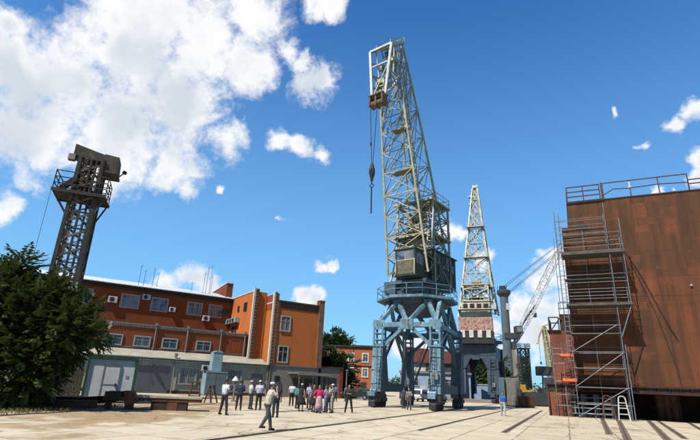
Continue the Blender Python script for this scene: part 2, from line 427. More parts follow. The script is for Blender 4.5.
rail('second rail from the left running out from under the hull', (12.2,22.0), (31.1,57.9), .32)
rail('third rail from the left running out from under the hull', (13.9,21.8), (27.5,46.0), .34)
rail('fourth rail from the left running out from under the hull', (16.4,24.6), (29.7,48.5), .28)
rail('fifth rail from the left running out from under the hull', (18.3,25.0), (32.5,48.5), .3)
rail('rightmost of the rails running out from under the hull', (21.8,28.0), (34.5,48.2), .3)
rail('rail along the left edge of the yard beside the tree shade', (-14.6,16.0), (-9.6,39.0), .2)

# ------------------------------------------------------------------ portal cranes
def portal_crane(label, loc, slew, pal, top_off, kind):
    T = thing('portal_crane', label, 'crane', loc, A_RAIL, None)
    gx, gy = 2.75, 4.75
    fm, dm = pal['portal'], pal['dark']
    # bogies with wheels
    for sx in (-1,1):
        for sy in (-1,1):
            c = Vector((sx*gx, sy*gy, 0))
            b = MB(); b.box(c+Vector((0,0,.95)), (.55,3.0,.42)); b.box(c+Vector((0,0,1.22)), (.85,1.5,.25))
            for dy in (-.85,.85): b.box(c+Vector((0,dy,.66)), (.72,1.35,.34))
            b.box(c+Vector((.42*sx,-1.0,.9)), (.35,.6,.55))
            bo = b.build('bogie', M['dark_steel'], T, bevel=.03)
            for dy in (-1.22,-.46,.46,1.22):
                w = MB(); w.tube(c+Vector((-.2,dy,.40)), c+Vector((.2,dy,.40)), .37, .37, 20); w.tube(c+Vector((-.26,dy,.40)), c+Vector((.26,dy,.40)), .40, .40, 20) if False else None
                for q in (-.2,.13): w.tube(c+Vector((q,dy,.405)), c+Vector((q+.07,dy,.405)), .41, .41, 20)
                w.build('wheel', M['rubber'], bo, smooth=False)
            mo = MB(); mo.box(c+Vector((-.1,-1.45,1.15)), (.7,.6,.38)); mo.tube(c+Vector((-.38,-1.2,1.42)), c+Vector((.2,-1.2,1.42)), .17, .17, 12); mo.build('drive_motor', pal['motor'] if sy < 0 else dm, bo, bevel=.02)
            rb = MB(); rb.box(c+Vector((0,-1.75,.3)), (.6,.12,.42)); rb.build('rail_guard', M['dark_steel'], bo)
    # legs: wide box columns that broaden downwards along the rail
    for sx in (-1,1):
        for sy in (-1,1):
            x, y = sx*gx, sy*gy
            L = MB()
            def lp(z, dx, dy): return (x+dx, y+dy, z)
            hw = .5 if kind == 'near' else .95
            yb, yt = 1.15, .55
            inn = -sy*.35
            bot = [lp(1.34,-hw,-yb+inn), lp(1.34,hw,-yb+inn), lp(1.34,hw,yb+inn), lp(1.34,-hw,yb+inn)]
            top = [lp(5.35,-hw,-yt), lp(5.35,hw,-yt), lp(5.35,hw,yt), lp(5.35,-hw,yt)]
            L._add(bot+top, [(3,2,1,0),(4,5,6,7),(0,1,5,4),(1,2,6,5),(2,3,7,6),(3,0,4,7)])
            for z in (2.1,3.3,4.5):
                k = (z-1.34)/4; yy = yb*(1-k)+yt*k; io = inn*(1-k)
                L.box((x, y-yy+io-.03, z), (1.06,.09,.09))
            L.box((x,y,5.42), (1.2,1.3,.14))
            for dx in (-.43,.43):
                for dy in (-.42,.42): L.bar((x+dx,y+dy,5.48),(x+dx,y+dy,7.2),.17)
            for z in (6.0,6.6):
                for dy in (-.42,.42): L.bar((x-.43,y+dy,z),(x+.43,y+dy,z),.1)
                for dx in (-.43,.43): L.bar((x+dx,y-.42,z),(x+dx,y+.42,z),.1)
            lo = L.build('leg', fm if sy < 0 else dm, T, bevel=.02)  # rear legs get the dark paint to stand for shade
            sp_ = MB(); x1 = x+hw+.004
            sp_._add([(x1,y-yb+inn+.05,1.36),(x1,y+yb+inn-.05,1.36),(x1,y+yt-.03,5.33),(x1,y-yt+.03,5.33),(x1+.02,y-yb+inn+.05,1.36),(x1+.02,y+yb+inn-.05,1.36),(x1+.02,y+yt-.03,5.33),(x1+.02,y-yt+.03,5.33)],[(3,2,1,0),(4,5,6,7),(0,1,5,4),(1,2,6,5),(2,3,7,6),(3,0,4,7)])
            sp_.build('painted_shade_plate', M['portal_slate'], lo)  # dark plate painting shade onto the side face of the leg
            if sy < 0:
                ld = MB(); xx = x - sx*.15
                for dx in (-.2,.2): ld.bar((xx+dx,y-1.3,1.4),(xx+dx,y-.75,5.4),.05)
                for k in range(12): z = 1.6+k*.32; yy = y-1.3+.55*(z-1.4)/4; ld.bar((xx-.2,yy,z),(xx+.2,yy,z),.035)
                ld.build('ladder', M['dark_steel'] if sx > 0 else fm, lo)
    # sill beams along the rails and the portal ring beam
    for sx in (-1,1):
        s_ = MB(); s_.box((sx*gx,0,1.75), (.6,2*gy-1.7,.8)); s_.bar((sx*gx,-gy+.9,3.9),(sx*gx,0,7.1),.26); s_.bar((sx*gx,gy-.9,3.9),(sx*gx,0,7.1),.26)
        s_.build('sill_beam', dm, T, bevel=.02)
    g_ = MB()
    for sy in (-1,1): g_.box((0,sy*gy,7.42), (2*gx+1.25,.62,.46))
    for sx in (-1,1): g_.box((sx*gx,0,7.42), (.62,2*gy-.64,.458))
    g_.build('ring_beam', fm, T, bevel=.02)
    cx, cy = top_off
    br = MB()
    for sy in (-1,1):
        y = sy*gy; ya = sy*2.9+cy*.5
        ax = 1.55
        for s in (-1,1):
            br.bar((s*(gx+.1),y,7.55),(s*ax,ya,10.0),.36)
            br.bar((s*ax,ya,10.0),(0,y,7.6),.36)
            br.bar((s*.35,y,7.2),(s*(gx-.4),y,5.45),.3)
            br.box((s*ax,ya,9.85),(.7,.5,.5))
        br.box((0,y,7.5),(1.1,.66,.6))
    for s in (-1,1):
        x = s*gx; xa = s*2.6
        for q in (-1,1):
            br.bar((x,q*(gy+.1),7.55),(xa,q*2.2,10.0),.34); br.bar((xa,q*2.2,10.0),(x,0,7.6),.34)
            br.bar((x,q*.4,7.2),(x,q*(gy-.6),5.5),.28)
    if kind == 'far':
        br = MB()
        for sy in (-1,1): br.b2((-gx-.7,sy*gy-.35,7.66),(gx+.7,sy*gy+.35,9.5)); br.prism([(-gx-.9,sy*gy-.3,5.5),(-gx+.9,sy*gy-.3,5.5),(-gx+1.8,sy*gy-.3,7.19),(-gx-.9,sy*gy-.3,7.19)],(0,.6,0)); br.prism([(gx+.9,sy*gy-.3,5.5),(gx-.9,sy*gy-.3,5.5),(gx-1.8,sy*gy-.3,7.19),(gx+.9,sy*gy-.3,7.19)],(0,.6,0))
        for sx in (-1,1): br.b2((sx*gx-.35,-gy+.36,7.661),(sx*gx+.35,gy-.36,9.49))
    br.build('portal_brace', fm, T, bevel=.015)
    for sy in (-1,1):
        y = sy*(gy+.335)
        for x, z, wx, wz in ((-gx,7.42,1.15,.9),(gx,7.42,1.15,.9),(0,7.45,1.3,.95),(-gx,5.42,1.15,.5),(gx,5.42,1.15,.5)): gs = MB(); gs.box((x,y,z),(wx,.03,wz)); gs.build('gusset_plate', fm, T, bevel=.012)
    cb_ = MB(); cb_.path([(gx-.3,-gy-.4,7.2),(gx-.25,-gy-.55,5.0),(gx-.5,-gy-.75,3.0),(gx-.3,-gy-1.1,1.4)], .035); cb_.path([(-gx+.35,-gy-.35,7.6),(-gx+.4,-gy-.6,4.6),(-gx+.3,-gy-1.0,1.4)], .03); cb_.path([(-gx,-gy+.3,7.2),(-.9,-gy+.4,6.6),(.6,-gy+.4,6.7),(gx,-gy+.3,7.2)], .03); cb_.build('power_cable', M['rope'], T)
    jb = MB(); jb.box((gx+.1,-gy-.95,2.9),(.5,.25,.7)); jb.build('junction_box', M['pipe_grey'], T, bevel=.02)
    # inner clutter: cable drum, hanging pipes, stair
    st = MB()
    st.bar((-gx+.9,gy-1.2,1.9),(gx*.1,gy-1.0,7.3),.5,.12); st.bar((-gx+.9,gy-1.2,2.9),(gx*.1,gy-1.0,8.3),.05)
    st.bar((gx-.9,-gy+2.6,1.9),(gx-1.2,gy-2,7.3),.5,.12)
    for k in range(5): st.bar((-gx+.55+.12*k,2.2-.8*k,1.9),(-gx+.6+.2*k,1.7-.6*k,7.3),.09)
    st.build('stairway', dm, T)
    # slewing ring, deck and railing
    d0 = MB(); o8 = PI/8
    d0.lathe([(3.2,9.75),(3.4,9.95),(3.4,10.2)], (cx,cy,0), 8, ph=o8); d0.lathe([(1.6,8.9),(2.3,9.3),(2.6,9.75)], (cx,cy,0), 20)
    d0.build('ring_girder', dm, T)
    d = MB(); d.lathe([(4.05,10.2),(4.3,10.24),(4.3,10.5),(4.1,10.52)], (cx,cy,0), 8, ph=o8)
    dk = d.build('deck', pal['deck'], T, bevel=.02)
    r_ = MB(); pts = [(cx+4.2*math.cos(o8+PI/4*i), cy+4.2*math.sin(o8+PI/4*i), 10.52) for i in range(8)]
    railing(r_, pts, 1.15, .028, (1.,.55), 1.7, True); r_.build('deck_railing', pal['deck'], dk)
    S = Matrix.Translation((cx,cy,0)) @ Matrix.Rotation(slew - A_RAIL, 4, 'Z')   # local x = right hand r (seen from the front), local -y = forward
    def P(r, f, z): return S @ Vector((r, -f, z))
    tt = MB(S); tt.lathe([(2.5,10.52),(2.7,10.7),(2.7,11.2),(2.3,11.3),(2.3,11.9)], (0,0,0), 24)
    for k in range(12): a = PI/6*k; tt.box((2.75*math.cos(a),2.75*math.sin(a),10.95),(.3,.3,.4),a)
    tt.build('turntable', dm, T)
    tb = MB(S); tb.b2((-2.5,-2.6,11.9),(2.5,4.2,12.25)); tb.box((-1.6,-2.3,11.3),(1.3,1.1,1.0)); tb.box((1.5,-2.4,11.35),(1.1,.9,.8))
    tb.build('slewing_platform', pal['platform'], T, bevel=.03)
    if kind == 'near':
        mh = MB(S); mh.b2((-2.0,-.9,12.25),(2.35,4.6,15.6)); mh.prism([(-2.15,-1.05,15.6),(2.5,-1.05,15.6),(2.5,4.75,15.6),(-2.15,4.75,15.6)],(0,0,.14))
        for k in range(6): mh.b2((2.35,-.75+k*.95,12.3),(2.40,-.68+k*.95,15.5))
        mh.b2((2.35,.5,12.5),(2.42,1.4,14.4)); 
        h = mh.build('machine_house', M['house_green'], T, bevel=.02)
        for k in (2,3.2): wn = MB(S); wn.b2((2.40,k,13.9),(2.44,k+.7,14.8)); wn.build('window', M['glass'], h)
        ca = MB(S); ca.m = S @ Matrix.Translation((.45,0,0)); ca.b2((-.75,-3.9,12.45),(1.55,-1.1,15.05)); ca.prism([(-.9,-4.1,15.05),(1.7,-4.1,15.05),(1.7,-1.0,15.05),(-.9,-1.0,15.05)],(0,0,.12)); ca.b2((-.85,-4.0,12.35),(1.65,-1.0,12.45))
        cab = ca.build('operator_cabin', M['house_green'], T, bevel=.02)
        for lo_, hi_ in (((-.6,-3.96,14.05),(.35,-3.905,14.85)),((.42,-3.96,14.05),(1.4,-3.905,14.85)),((1.555,-3.6,13.6),(1.6,-2.3,14.7))):
            w = MB(S @ Matrix.Translation((.45,0,0))); w.b2(lo_, hi_); w.build('window', M['glass_blue'], cab)
        fr = MB(S @ Matrix.Translation((.45,0,0)))
        fr.b2((-.75,-3.95,13.93),(1.55,-3.905,14.05)); fr.b2((-.75,-3.95,14.85),(1.55,-3.905,15.0)); fr.b2((.35,-3.95,14.05),(.42,-3.905,14.85)); fr.b2((-.72,-3.95,12.5),(-.62,-3.905,13.93)); fr.b2((1.42,-3.95,12.5),(1.52,-3.905,13.93))
        fr.build('window_frame', M['jib_ochre'], cab)
        pn = MB(S @ Matrix.Translation((.45,0,0))); pn.b2((-.62,-3.935,12.55),(1.42,-3.905,13.9)); pn.build('front_panel', paint('mossy_cabin_panel', (.16,.15,.09), .7, .4, 2, .35), cab)
    jm = pal['jib']
    # jib: front chords F, back chords K
    if kind == 'near':
        lev = [0,.1,.21,.33,.45,.58,.7,.82,.91,1.]
        def sec(t):
            fz = 13.0+(32.0-13.0)*t; ff = 2.0+3.6*t; fw = 2.42-.95*t
            kz = 14.0+(40.4-14.0)*t; kf = -2.6+7.1*(t**1.35); kw = 2.4-1.75*t**.9
            return [P(-fw,ff,fz), P(fw,ff,fz), P(kw,kf,kz), P(-kw,kf,kz)]
    else:
        lev = [0,.1,.2,.31,.42,.54,.66,.79,.9,1.]
        def sec(t):
            z = 15.6+(43.2-15.6)*t; k = t**.92
            w_ = 3.55*(1-k)+.5*k; f0 = 2.4+3.0*t; f1 = -2.4+6.9*t
            return [P(-w_,f0,z), P(w_,f0,z), P(w_*.95,f1,z-1.0*(1-t)), P(-w_*.95,f1,z-1.0*(1-t))]
    J = MB(); secs = [sec(t) for t in lev]
    lattice(J, secs, .19 if kind == 'near' else .3, .085 if kind == 'near' else .13, cross=True)
    if kind != 'near':
        for a, b in zip(secs, secs[1:]):
            J.bar(a[0], b[2], .1); J.bar(a[1], b[3], .1); J.bar(lerp(a[2],a[3],.5), b[2], .1); J.bar(lerp(a[2],a[3],.5), b[3], .1)
    for t in lev[2:-1:2]:
        s4 = sec(t); J.bar(s4[0], s4[2], .1); J.bar(s4[1], s4[3], .1)
    jib = J.build('jib', jm, T)
    iw = MB()
    if kind == 'near':
        # access ladder and a second inner pair of chords (luffing rods)
        for r in (-.25,.35):
            pts = [P(r+.35, -1.0+5.6*t, 16+22*t) for t in (0,.33,.66,1)]
            for a, b in zip(pts, pts[1:]): iw.bar(a, b, .13)
        n = 40
        for k in range(n):
            t = k/n; a = P(.1,-1.0+5.6*t,16+22*t); b = P(.7,-1.0+5.6*t,16+22*t); iw.bar(a, b, .05)
        for (t, w_) in ((.49,1.3),(.74,1.0)):
            c = P(0, 1.6+2.6*t, 14.5+20*t); iw.m = None
            m_ = MB(Matrix.Translation(c) @ S.to_3x3().to_4x4()); m_.box((0,0,0),(2*w_,1.0,.1))
            railing(m_, [(-w_,-.5,.05),(w_,-.5,.05),(w_,.5,.05)], .9, .022); iw.v, iw.f = iw.v, iw.f
            o_ = len(iw.v); iw.v += m_.v; iw.f += [tuple(i+o_ for i in f) for f in m_.f]
    else:
        n = 50
        for k in range(n):
            t = k/n; z = 15+27.5*t; iw.bar(P(-.3,-.2+4.9*t,z),P(.3,-.2+4.9*t,z),.05)
        for r in (-.3,.3): iw.bar(P(r,-.2,15),P(r,4.7,42.5),.09)
        for t in (.05,.2,.42,.66):
            s4 = sec(t); c = (s4[2]+s4[3])/2; w_ = (s4[2]-s4[3]).length/2
            m_ = MB(Matrix.Translation(c) @ S.to_3x3().to_4x4()); m_.box((0,.5,0),(2*w_+.6,1.0,.14)); railing(m_, [(-w_-.3,1.,.05),(w_+.3,1.,.05)], .9, .025)
            o_ = len(iw.v); iw.v += m_.v; iw.f += [tuple(i+o_ for i in f) for f in m_.f]
    iw.build('access_ladder', jm, jib)
    # tower frame over the platform with machinery decks
    F = MB(S)
    cor = [(-2.35,-.4),(2.35,-.4),(2.35,3.2),(-2.35,3.2)]
    hz = 21.4 if kind == 'near' else 20.6
    zs = [12.25,15.7,17.6,19.8,hz]
    fsecs = [[(x*(1-.006*(z-12)), y, z) for x, y in cor] for z in zs]
    lattice(F, fsecs, .2, .12, cross=True)
    F.bar((-2.2,-.4,16),(0,1.4,21.5),.16); F.bar((2.2,-.4,16),(0,1.4,21.5),.16); F.bar((-2.2,3.2,16),(0,1.4,21.5),.16); F.bar((2.2,3.2,16),(0,1.4,21.5),.16)
    fo = F.build('tower_frame', pal['frame'], T)
    for z, mat_ in ((17.5,pal['frame']),(hz,pal['frame'])):
        D = MB(S); xl = -2.4 if z < 18 else -.6
        for k in range(11):
            D.b2((xl,-.94+k*.39,z+.002),(2.36,-.94+k*.39+.26,z+.07))
        D.b2((-2.4,-.9,z-.1),(-2.3,3.3,z+.001)); D.b2((2.2,-.9,z-.1),(2.3,3.3,z+.001)); D.b2((-2.45,-1.05,z-.08),(2.45,-.95,z+.1)); D.b2((-2.45,3.35,z-.08),(2.45,3.45,z+.1)); D.b2((2.37,-.93,z-.081),(2.47,3.33,z+.101)); D.b2((-2.47,-.93,z-.081),(-2.37,3.33,z+.101))
        railing(D, [(-2.35,-.95,z+.1),(2.35,-.95,z+.1),(2.35,3.35,z+.1),(-2.35,3.35,z+.1)], 1.0, .025, (1.,.5), 1.35, True)
        D.build('machinery_deck', mat_, fo)
    mc = MB(S)
    for (x, y, z, a, b, c) in ((-1.2,.8,18.1,1.2,1.0,.9),(.7,1.2,18.0,1.5,1.6,.8),(1.6,.2,20.5,.9,.9,1.0),(-.6,1.8,20.4,1.6,1.2,.8),(.2,.2,16.6,2.4,1.2,1.3),(-1.5,2.5,16.4,1.2,1.2,1.2)):
        mc.box((x,y,z),(a,b,c),.1*x)
    mc.tube((-1.6,.2,16.6),(1.8,.2,16.6),.62,.62,18); mc.tube((-.9,1.4,21.2),(.9,1.4,21.2),.5,.5,18); mc.tube((-.4,.1,18.6),(.9,-.4,17.9),.2,.2,10)
    mc.bar((-.6,-.6,19.6),(.5,-.2,17.2),.3)
    mc.build('winch', paint('greasy_winch_'+kind, (.30,.24,.14), .6, .4, 1.5, .3), fo, bevel=.03)
    if kind == 'near':
        wl = MB(S)
        for dx in (1.75,2.25): wl.bar((dx,-.95,15.6),(dx+.35,-1.0,20.1),.14)
        for k in range(7): z = 16+.6*k; wl.bar((1.75+.03*k+.03,-.96,z),(2.25+.05*k+.03,-.96,z),.11)
        wl.build('white_ladder', M['jib_white'], T)
        for a, b, q in (((-2.2,-1.2,13),(-1.4,-1.0,16.6),.2),((-1.2,-1.2,16.9),(-2.2,-1.0,15.2),.16),((-2.7,-1.2,12.4),(-1.9,-1.1,15.0),.17)):
            wl = MB(S); wl.bar(a, b, q); wl.build('white_strut', M['jib_white'], T)
        # jib head: white trapezoid frame in front, curved side frames to the rear chord tops, sheaves, nose
        a0, a1 = P(-.95,8.0,31.3), P(.75,8.0,31.3); b0, b1 = P(-1.4,8.0,37.6), P(1.45,8.0,37.6); k0, k1 = P(-.7,4.5,40.4), P(.7,4.5,40.4)
        H = MB()
        for p, q in ((a0,b0),(a1,b1),(b0,b1),(a0,a1),(b0,k0),(b1,k1)): H.bar(p, q, .26)
        for a_, b_, k_, sg in ((a0,b0,k0,-1),(a1,b1,k1,1)):
            arc = []
            for i in range(9):
                t = i/8; p = lerp(a_, k_, t); p += S.to_3x3() @ Vector((0,1,0))*(-.0) + (S.to_3x3() @ Vector((0,1.0,-.9)))*math.sin(PI*t)*.9; arc.append(p)
            for p, q in zip(arc, arc[1:]): H.bar(p, q, .24)
            for i in (2,4,6): H.bar(arc[i], lerp(a_, b_, i/8), .12); H.bar(arc[i], lerp(b_, k_, i/8), .12)
            H.bar(lerp(a_, b_, .5), arc[3], .12)
        H.bar(lerp(a0,b0,.65), lerp(a1,b1,.65), .16); H.bar(a0, lerp(a1,b1,.65), .1)
        hd = H.build('jib_head', M['jib_white'], T)
        tp = MB()
        for p, q in ((b0,k0),(b1,k1)): pass
        m_ = MB(Matrix.Translation((b0+b1+k0+k1)/4 + Vector((0,0,.2))) @ S.to_3x3().to_4x4())
        m_.box((0,.3,-.2),(1.7,2.6,.1),rx=.66); railing(m_, [(-.85,1.9,1.0),(.85,1.9,1.0)], .9, .03); railing(m_, [(-.95,-1.2,-1.2),(-.8,1.9,1.0)], .8, .03); railing(m_, [(.95,-1.2,-1.2),(.8,1.9,1.0)], .8, .03)
        m_.build('head_platform', jm, hd)
        sh = MB()
        for r in ():
            for (f, z, rad) in ((7.4,33.0,.55),(6.6,35.8,.5),(5.8,38.2,.5),(6.9,34.4,.4)):
                sh.tube(P(r-.09,f,z), P(r+.09,f,z), rad, rad, 18)
        for (f, z) in ((7.4,33.0),(6.6,35.8),(5.8,38.2)): ax_ = MB(); ax_.bar(P(-1.1,f,z),P(1.1,f,z),.14); ax_.build('sheave_axle', M['jib_ochre'], hd)
        for (r, f, z) in ((-.4,6.9,33.9),(.5,6.2,36.9),(-.2,7.2,32.2),(.1,5.4,37.2)):
            sh = MB(Matrix.Translation(P(r,f,z)) @ S.to_3x3().to_4x4()); sh.box((0,0,0),(.9,.7,.55)); sh.build('gear_box', M['jib_ochre'], hd)
        for r in (-.5,.45):
            for (f, z, rad) in ((7.4,33.0,.55),(6.6,35.8,.5),(5.8,38.2,.5),(6.9,34.4,.4)):
                s1 = MB(); s1.tube(P(r-.09,f,z), P(r+.09,f,z), rad, rad, 18); s1.build('sheave', M['jib_ochre'], hd)
        nz = MB(S); nz.b2((-1.0,-8.3,31.0),(.7,-7.7,31.3)); nz.b2((-1.05,-8.5,30.1),(-.85,-7.5,31.4)); nz.b2((.55,-8.5,30.1),(.75,-7.5,31.4)); nz.b2((-.3,-8.45,30.0),(-.1,-7.5,31.35)); nz.b2((-1.1,-8.55,31.3),(.8,-7.4,31.45))
        nz.tube((-.84,-8.0,30.4),(-.31,-8.0,30.4),.42,.42,14); nz.tube((-.09,-8.0,30.4),(.54,-8.0,30.4),.42,.42,14)
        nz.build('jib_nose', paint('brown_nose_sheet', (.15,.10,.06), .75, .4, 2, .4), hd, bevel=.02)
        x1, x2 = P(-.95,8.2,0), P(-.1,8.2,0)
        hk = (x1+x2)/2
        rp_ = MB(); 
        rp_.tube((x1.x,x1.y,29.95),(hk.x-.06,hk.y,23.3),.035,.035,6); rp_.tube((x2.x,x2.y,29.95),(hk.x+.06,hk.y,23.3),.035,.035,6)
        rp_.build('hoist_rope', M['rope'], T)
        hb = MB(); hb.lathe([(.05,23.4),(.16,23.2),(.30,22.7),(.32,22.2),(.2,21.8),(.12,21.4)], (hk.x,hk.y,0), 12)
        hb.tube((hk.x-.05,hk.y,22.5),(hk.x+.05,hk.y,22.5),.42,.42,16)
        hb.lathe([(.04,25.9),(.1,25.8),(.1,25.5),(.04,25.4)], (x1.x*.55+hk.x*.45,x1.y*.55+hk.y*.45,0), 8)
        hook = hb.build('hook_block', M['dark_steel'], T)
        hh = MB(); hh.path([(hk.x,hk.y,21.4),(hk.x,hk.y,21.0)], .07); pts = [(hk.x+.2*math.sin(t), hk.y, 20.85-.2*math.cos(t)+.0) for t in [PI-.2, PI*.7, PI*.4, 0.1, -.5*PI, -.75*PI]]
        hh.path(pts, .055); hh.build('hook', M['dark_steel'], hook)
        sl = MB(); sl.tube((hk.x,hk.y,20.7),(hk.x+.03,hk.y,17.9),.07,.07,6); sl.build('sling', M['rope'], hook)
    else:
        # rear counterweight house facing the viewer: faded red and white with teeth below
        cw = MB(S); cw.b2((-2.9,4.7,11.7),(2.9,6.4,14.1))
        c_ = cw.build('counterweight_house', M['faded'], T, bevel=.03)
        for k in range(4): th = MB(S); th.b2((-2.55+k*1.45,6.41,10.6),(-1.8+k*1.45,6.46,11.9)); th.build('stripe', M['jib_white'], c_)
        pl = MB(S); pl.b2((-3.0,4.6,9.6),(3.0,6.3,11.69)); pl.build('dark_underframe', M['dark_steel'], c_)
        gb = MB(S); gb.b2((-2.6,3.4,14.2),(2.6,5.9,15.1)); gb.b2((-2.4,2.6,12.3),(2.4,4.6,14.0)); gb.build('green_cover', M['house_green'], c_, bevel=.03)
        cwt = MB(S); cwt.m = S @ Matrix.Translation((0,0,-1.3)); cwt.b2((-2.6,4.2,17.4),(2.6,5.4,18.1)); cwt.b2((-2.9,4.0,16.9),(2.9,5.6,17.05))
        for k in range(5): cwt.b2((-2.4+k*1.0,5.3,17.1),(-1.6+k*1.0,5.5,18.1))
        cwt.build('counterweight', M['jib_cream'], T, bevel=.03)
        cw2 = MB(S @ Matrix.Translation((0,0,-1.3)))
        for k in range(4): cw2.b2((-2.3+k*1.2,5.5,17.12),(-1.5+k*1.2,5.56,17.9))
        cw2.build('slot', M['rust_dark'], c_)
        hd = MB()
        hd.tube(P(-.4,4.8,43.4),P(.4,4.8,43.4),.5,.5,16); hd.bar(P(-.42,4.4,42.4),P(-.42,5.2,44.2),.2); hd.bar(P(.42,4.4,42.4),P(.42,5.2,44.2),.2); 
        hd.build('jib_head', M['jib_cream'], T)
        for z_ in (41.2,39.4): hb_ = MB(); hb_.box(P(.9,4.3,z_),(.9,.8,.3)); hb_.build('head_platform', M['jib_cream'], T)
        for z in (20,24,28,31): sd = MB(); sd.box(P(.9+(40-z)*.08,1.4+(z-16)*.12,z),(.8,.8,.4)); sd.build('side_platform', M['jib_ochre'], jib)
    return T
NEARP = rail_pt(-13.3, 49.05)
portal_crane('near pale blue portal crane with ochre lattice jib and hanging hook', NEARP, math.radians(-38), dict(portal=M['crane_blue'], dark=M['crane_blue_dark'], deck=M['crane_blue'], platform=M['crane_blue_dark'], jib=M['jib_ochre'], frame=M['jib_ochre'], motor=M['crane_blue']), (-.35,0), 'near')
portal_crane('far cream portal crane with faded red and white house on dark slate legs', (25.0,90.5,0), math.radians(159), dict(portal=M['portal_slate'], dark=M['portal_slate'], deck=M['portal_slate'], platform=M['dark_steel'], jib=M['jib_cream'], frame=M['jib_cream'], motor=M['portal_slate']), (0,0), 'far')

# ------------------------------------------------------------------ brick office building
def bloc(p, q, z=0): v = bld_pt(p, q); return (v.x, v.y, z)
BASEQ = -61.0
B = thing('office_building', 'orange brick office building with white sheet roof and pale pilasters at its right end', 'building', bloc(0, BASEQ), A_BLD)
def q2y(q): return BASEQ - q        # local y inside the building frame
def window(parent, p0, p1, z0, z1, y, face='y', fw=.16, glass='glass', frame='white_frame', label=None):
    """y: wall surface; face 'y' looks to -y, face 'x' looks to -x"""
    f = MB(); gl = MB()
    def bb(mb, a0, a1, c0, c1, d0, d1):
        if face == 'y': mb.b2((a0, y-d1, c0), (a1, y-d0, c1))
        else: mb.b2((y-d1, a0, c0), (y-d0, a1, c1))
    bb(f, p0, p1, z1-fw, z1, .003, .10); bb(f, p0, p1, z0, z0+fw, .003, .12)
    bb(f, p0, p0+fw, z0+fw, z1-fw, .003, .10); bb(f, p1-fw, p1, z0+fw, z1-fw, .003, .10)
    iw = p1-p0-2*fw; ih = z1-z0-2*fw
    mx = p0+fw+iw*.5; mz = z0+fw+ih*.66
    bb(f, mx-.035, mx+.035, z0+fw, z1-fw, .02, .07); bb(f, p0+fw, p1-fw, mz-.03, mz+.03, .021, .069)
    w = f.build('window', M[frame], parent, label=label)
    bb(gl, p0+fw+.002, p1-fw-.002, z0+fw+.002, z1-fw-.002, .005, .03)
    gl.build('pane', M[glass], w)
    return w
def ac_unit(parent, p0, p1, z0, z1, y):
    m = MB(); m.b2((p0, y-.42, z0), (p1, y-.02, z1)); o = m.build('air_conditioner', M['white_paint'], parent, bevel=.02)
    c = ((p0+p1)/2-.1, y-.43, (z0+z1)/2); r = (z1-z0)*.38
    f = MB(); f.tube((c[0], y-.424, c[2]), (c[0], y-.44, c[2]), r, r, 16); f.build('fan_grille', M['dark_steel'], o)
# walls
YM, YT, YL = q2y(-72.8), q2y(-64.3), q2y(-63.6)
w = MB()
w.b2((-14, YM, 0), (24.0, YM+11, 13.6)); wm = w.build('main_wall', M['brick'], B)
ev = MB(); ev.b2((-14.3, YM-.7, 13.45), (23.98, YM-.003, 13.62)); ev.b2((-14.2, YM-.08, 13.0), (23.98, YM-.002, 13.45)); ev.build('eave', M['eave'], B)
rf = MB(); 
rf._add([(-14.5,YM-.75,13.72),(24.0,YM-.75,13.72),(24.0,YM+5,15.15),(-14.5,YM+5,15.15),(-14.5,YM-.75,13.64),(24.0,YM-.75,13.64),(24.0,YM+5,15.07),(-14.5,YM+5,15.07),(-14.5,YM+11.5,13.7),(24.0,YM+11.5,13.7),(-14.5,YM+11.5,13.6),(24.0,YM+11.5,13.6)],
        [(0,1,2,3),(7,6,5,4),(4,5,1,0),(3,2,9,8),(6,7,10,11),(5,6,2,1),(0,3,7,4),(8,9,11,10)])
for k in range(56): rf.bar((-14.3+k*.685,YM-.75,13.74),(-14.3+k*.685,YM+5,15.17),.05,.05)
ro = rf.build('roof', M['roof_white'], B)
pr = MB(); pr.prism([(23.0,YM+.6,13.9),(23.0,YM+9,13.9),(23.0,YM+9,15.6),(23.0,YM+.6,16.2)],(1.0,0,0)); pr.build('parapet', M['brick'], ro)
cap = MB(); cap.bar((23.5,YM+9.05,15.68),(23.5,YM+.5,16.28),1.12,.12); cap.build('coping', M['pilaster'], ro)
for p, h, dy in ((10.2,3.2,1),(10.9,2.6,1.2),(12.3,3.0,2.4),(13.0,2.4,2.6),(19.6,3.6,1.5),(20.1,4.6,1.8),(20.6,4.9,1.6),(21.0,3.4,2.2),(18.2,1.6,3)):
    an = MB(); z0 = 13.7+dy*.25; an.tube((p,YM+dy,z0),(p+.05,YM+dy,z0+h),.035,.025,5)
    an.bar((p-.2,YM+dy,z0+h*.85),(p+.15,YM+dy,z0+h*.95),.03)
    an.build('antenna', M['dark_steel'], ro)
# terrace storey in front of the main block
t_ = MB(); t_.b2((-14, YT, 0), (23.9, YM-.01, 7.7)); t_.build('terrace_wall', M['brick'], B)
cp = MB(); cp.b2((-14.1, YT-.12, 7.7), (23.92, YT+.25, 7.86)); cp.b2((-14.1, YT-.06, 7.45), (23.92, YT-.003, 7.698))
for k in range(126): cp.b2((-14+k*.3, YT-.11, 7.45), (-13.86+k*.3, YT-.062, 7.64))
cp.build('parapet_cornice', M['pipe_grey'], B)
sb = MB(); sb.b2((-14, YT-.06, 5.02), (23.9, YT-.003, 5.14)); sb.build('sill_band', M['pipe_grey'], B)
for p in (11.9, 15.8, 20.2, 23.5):
    d = MB(); d.tube((p,YT-.16,4.5),(p,YT-.16,7.9),.09,.09,8); d.box((p,YT-.16,7.95),(.3,.3,.35)); d.build('drainpipe', M['pipe_grey'], B)
dh = MB(); dh.b2((21.6,YT-.03,5.2),(21.7,YT-.004,7.0)); dh.b2((23.0,YT-.03,5.2),(23.1,YT-.004,7.0)); dh.b2((21.7,YT-.03,6.9),(23.0,YT-.004,7.0)); dh.build('blind_door_frame', M['brick_red'], B)
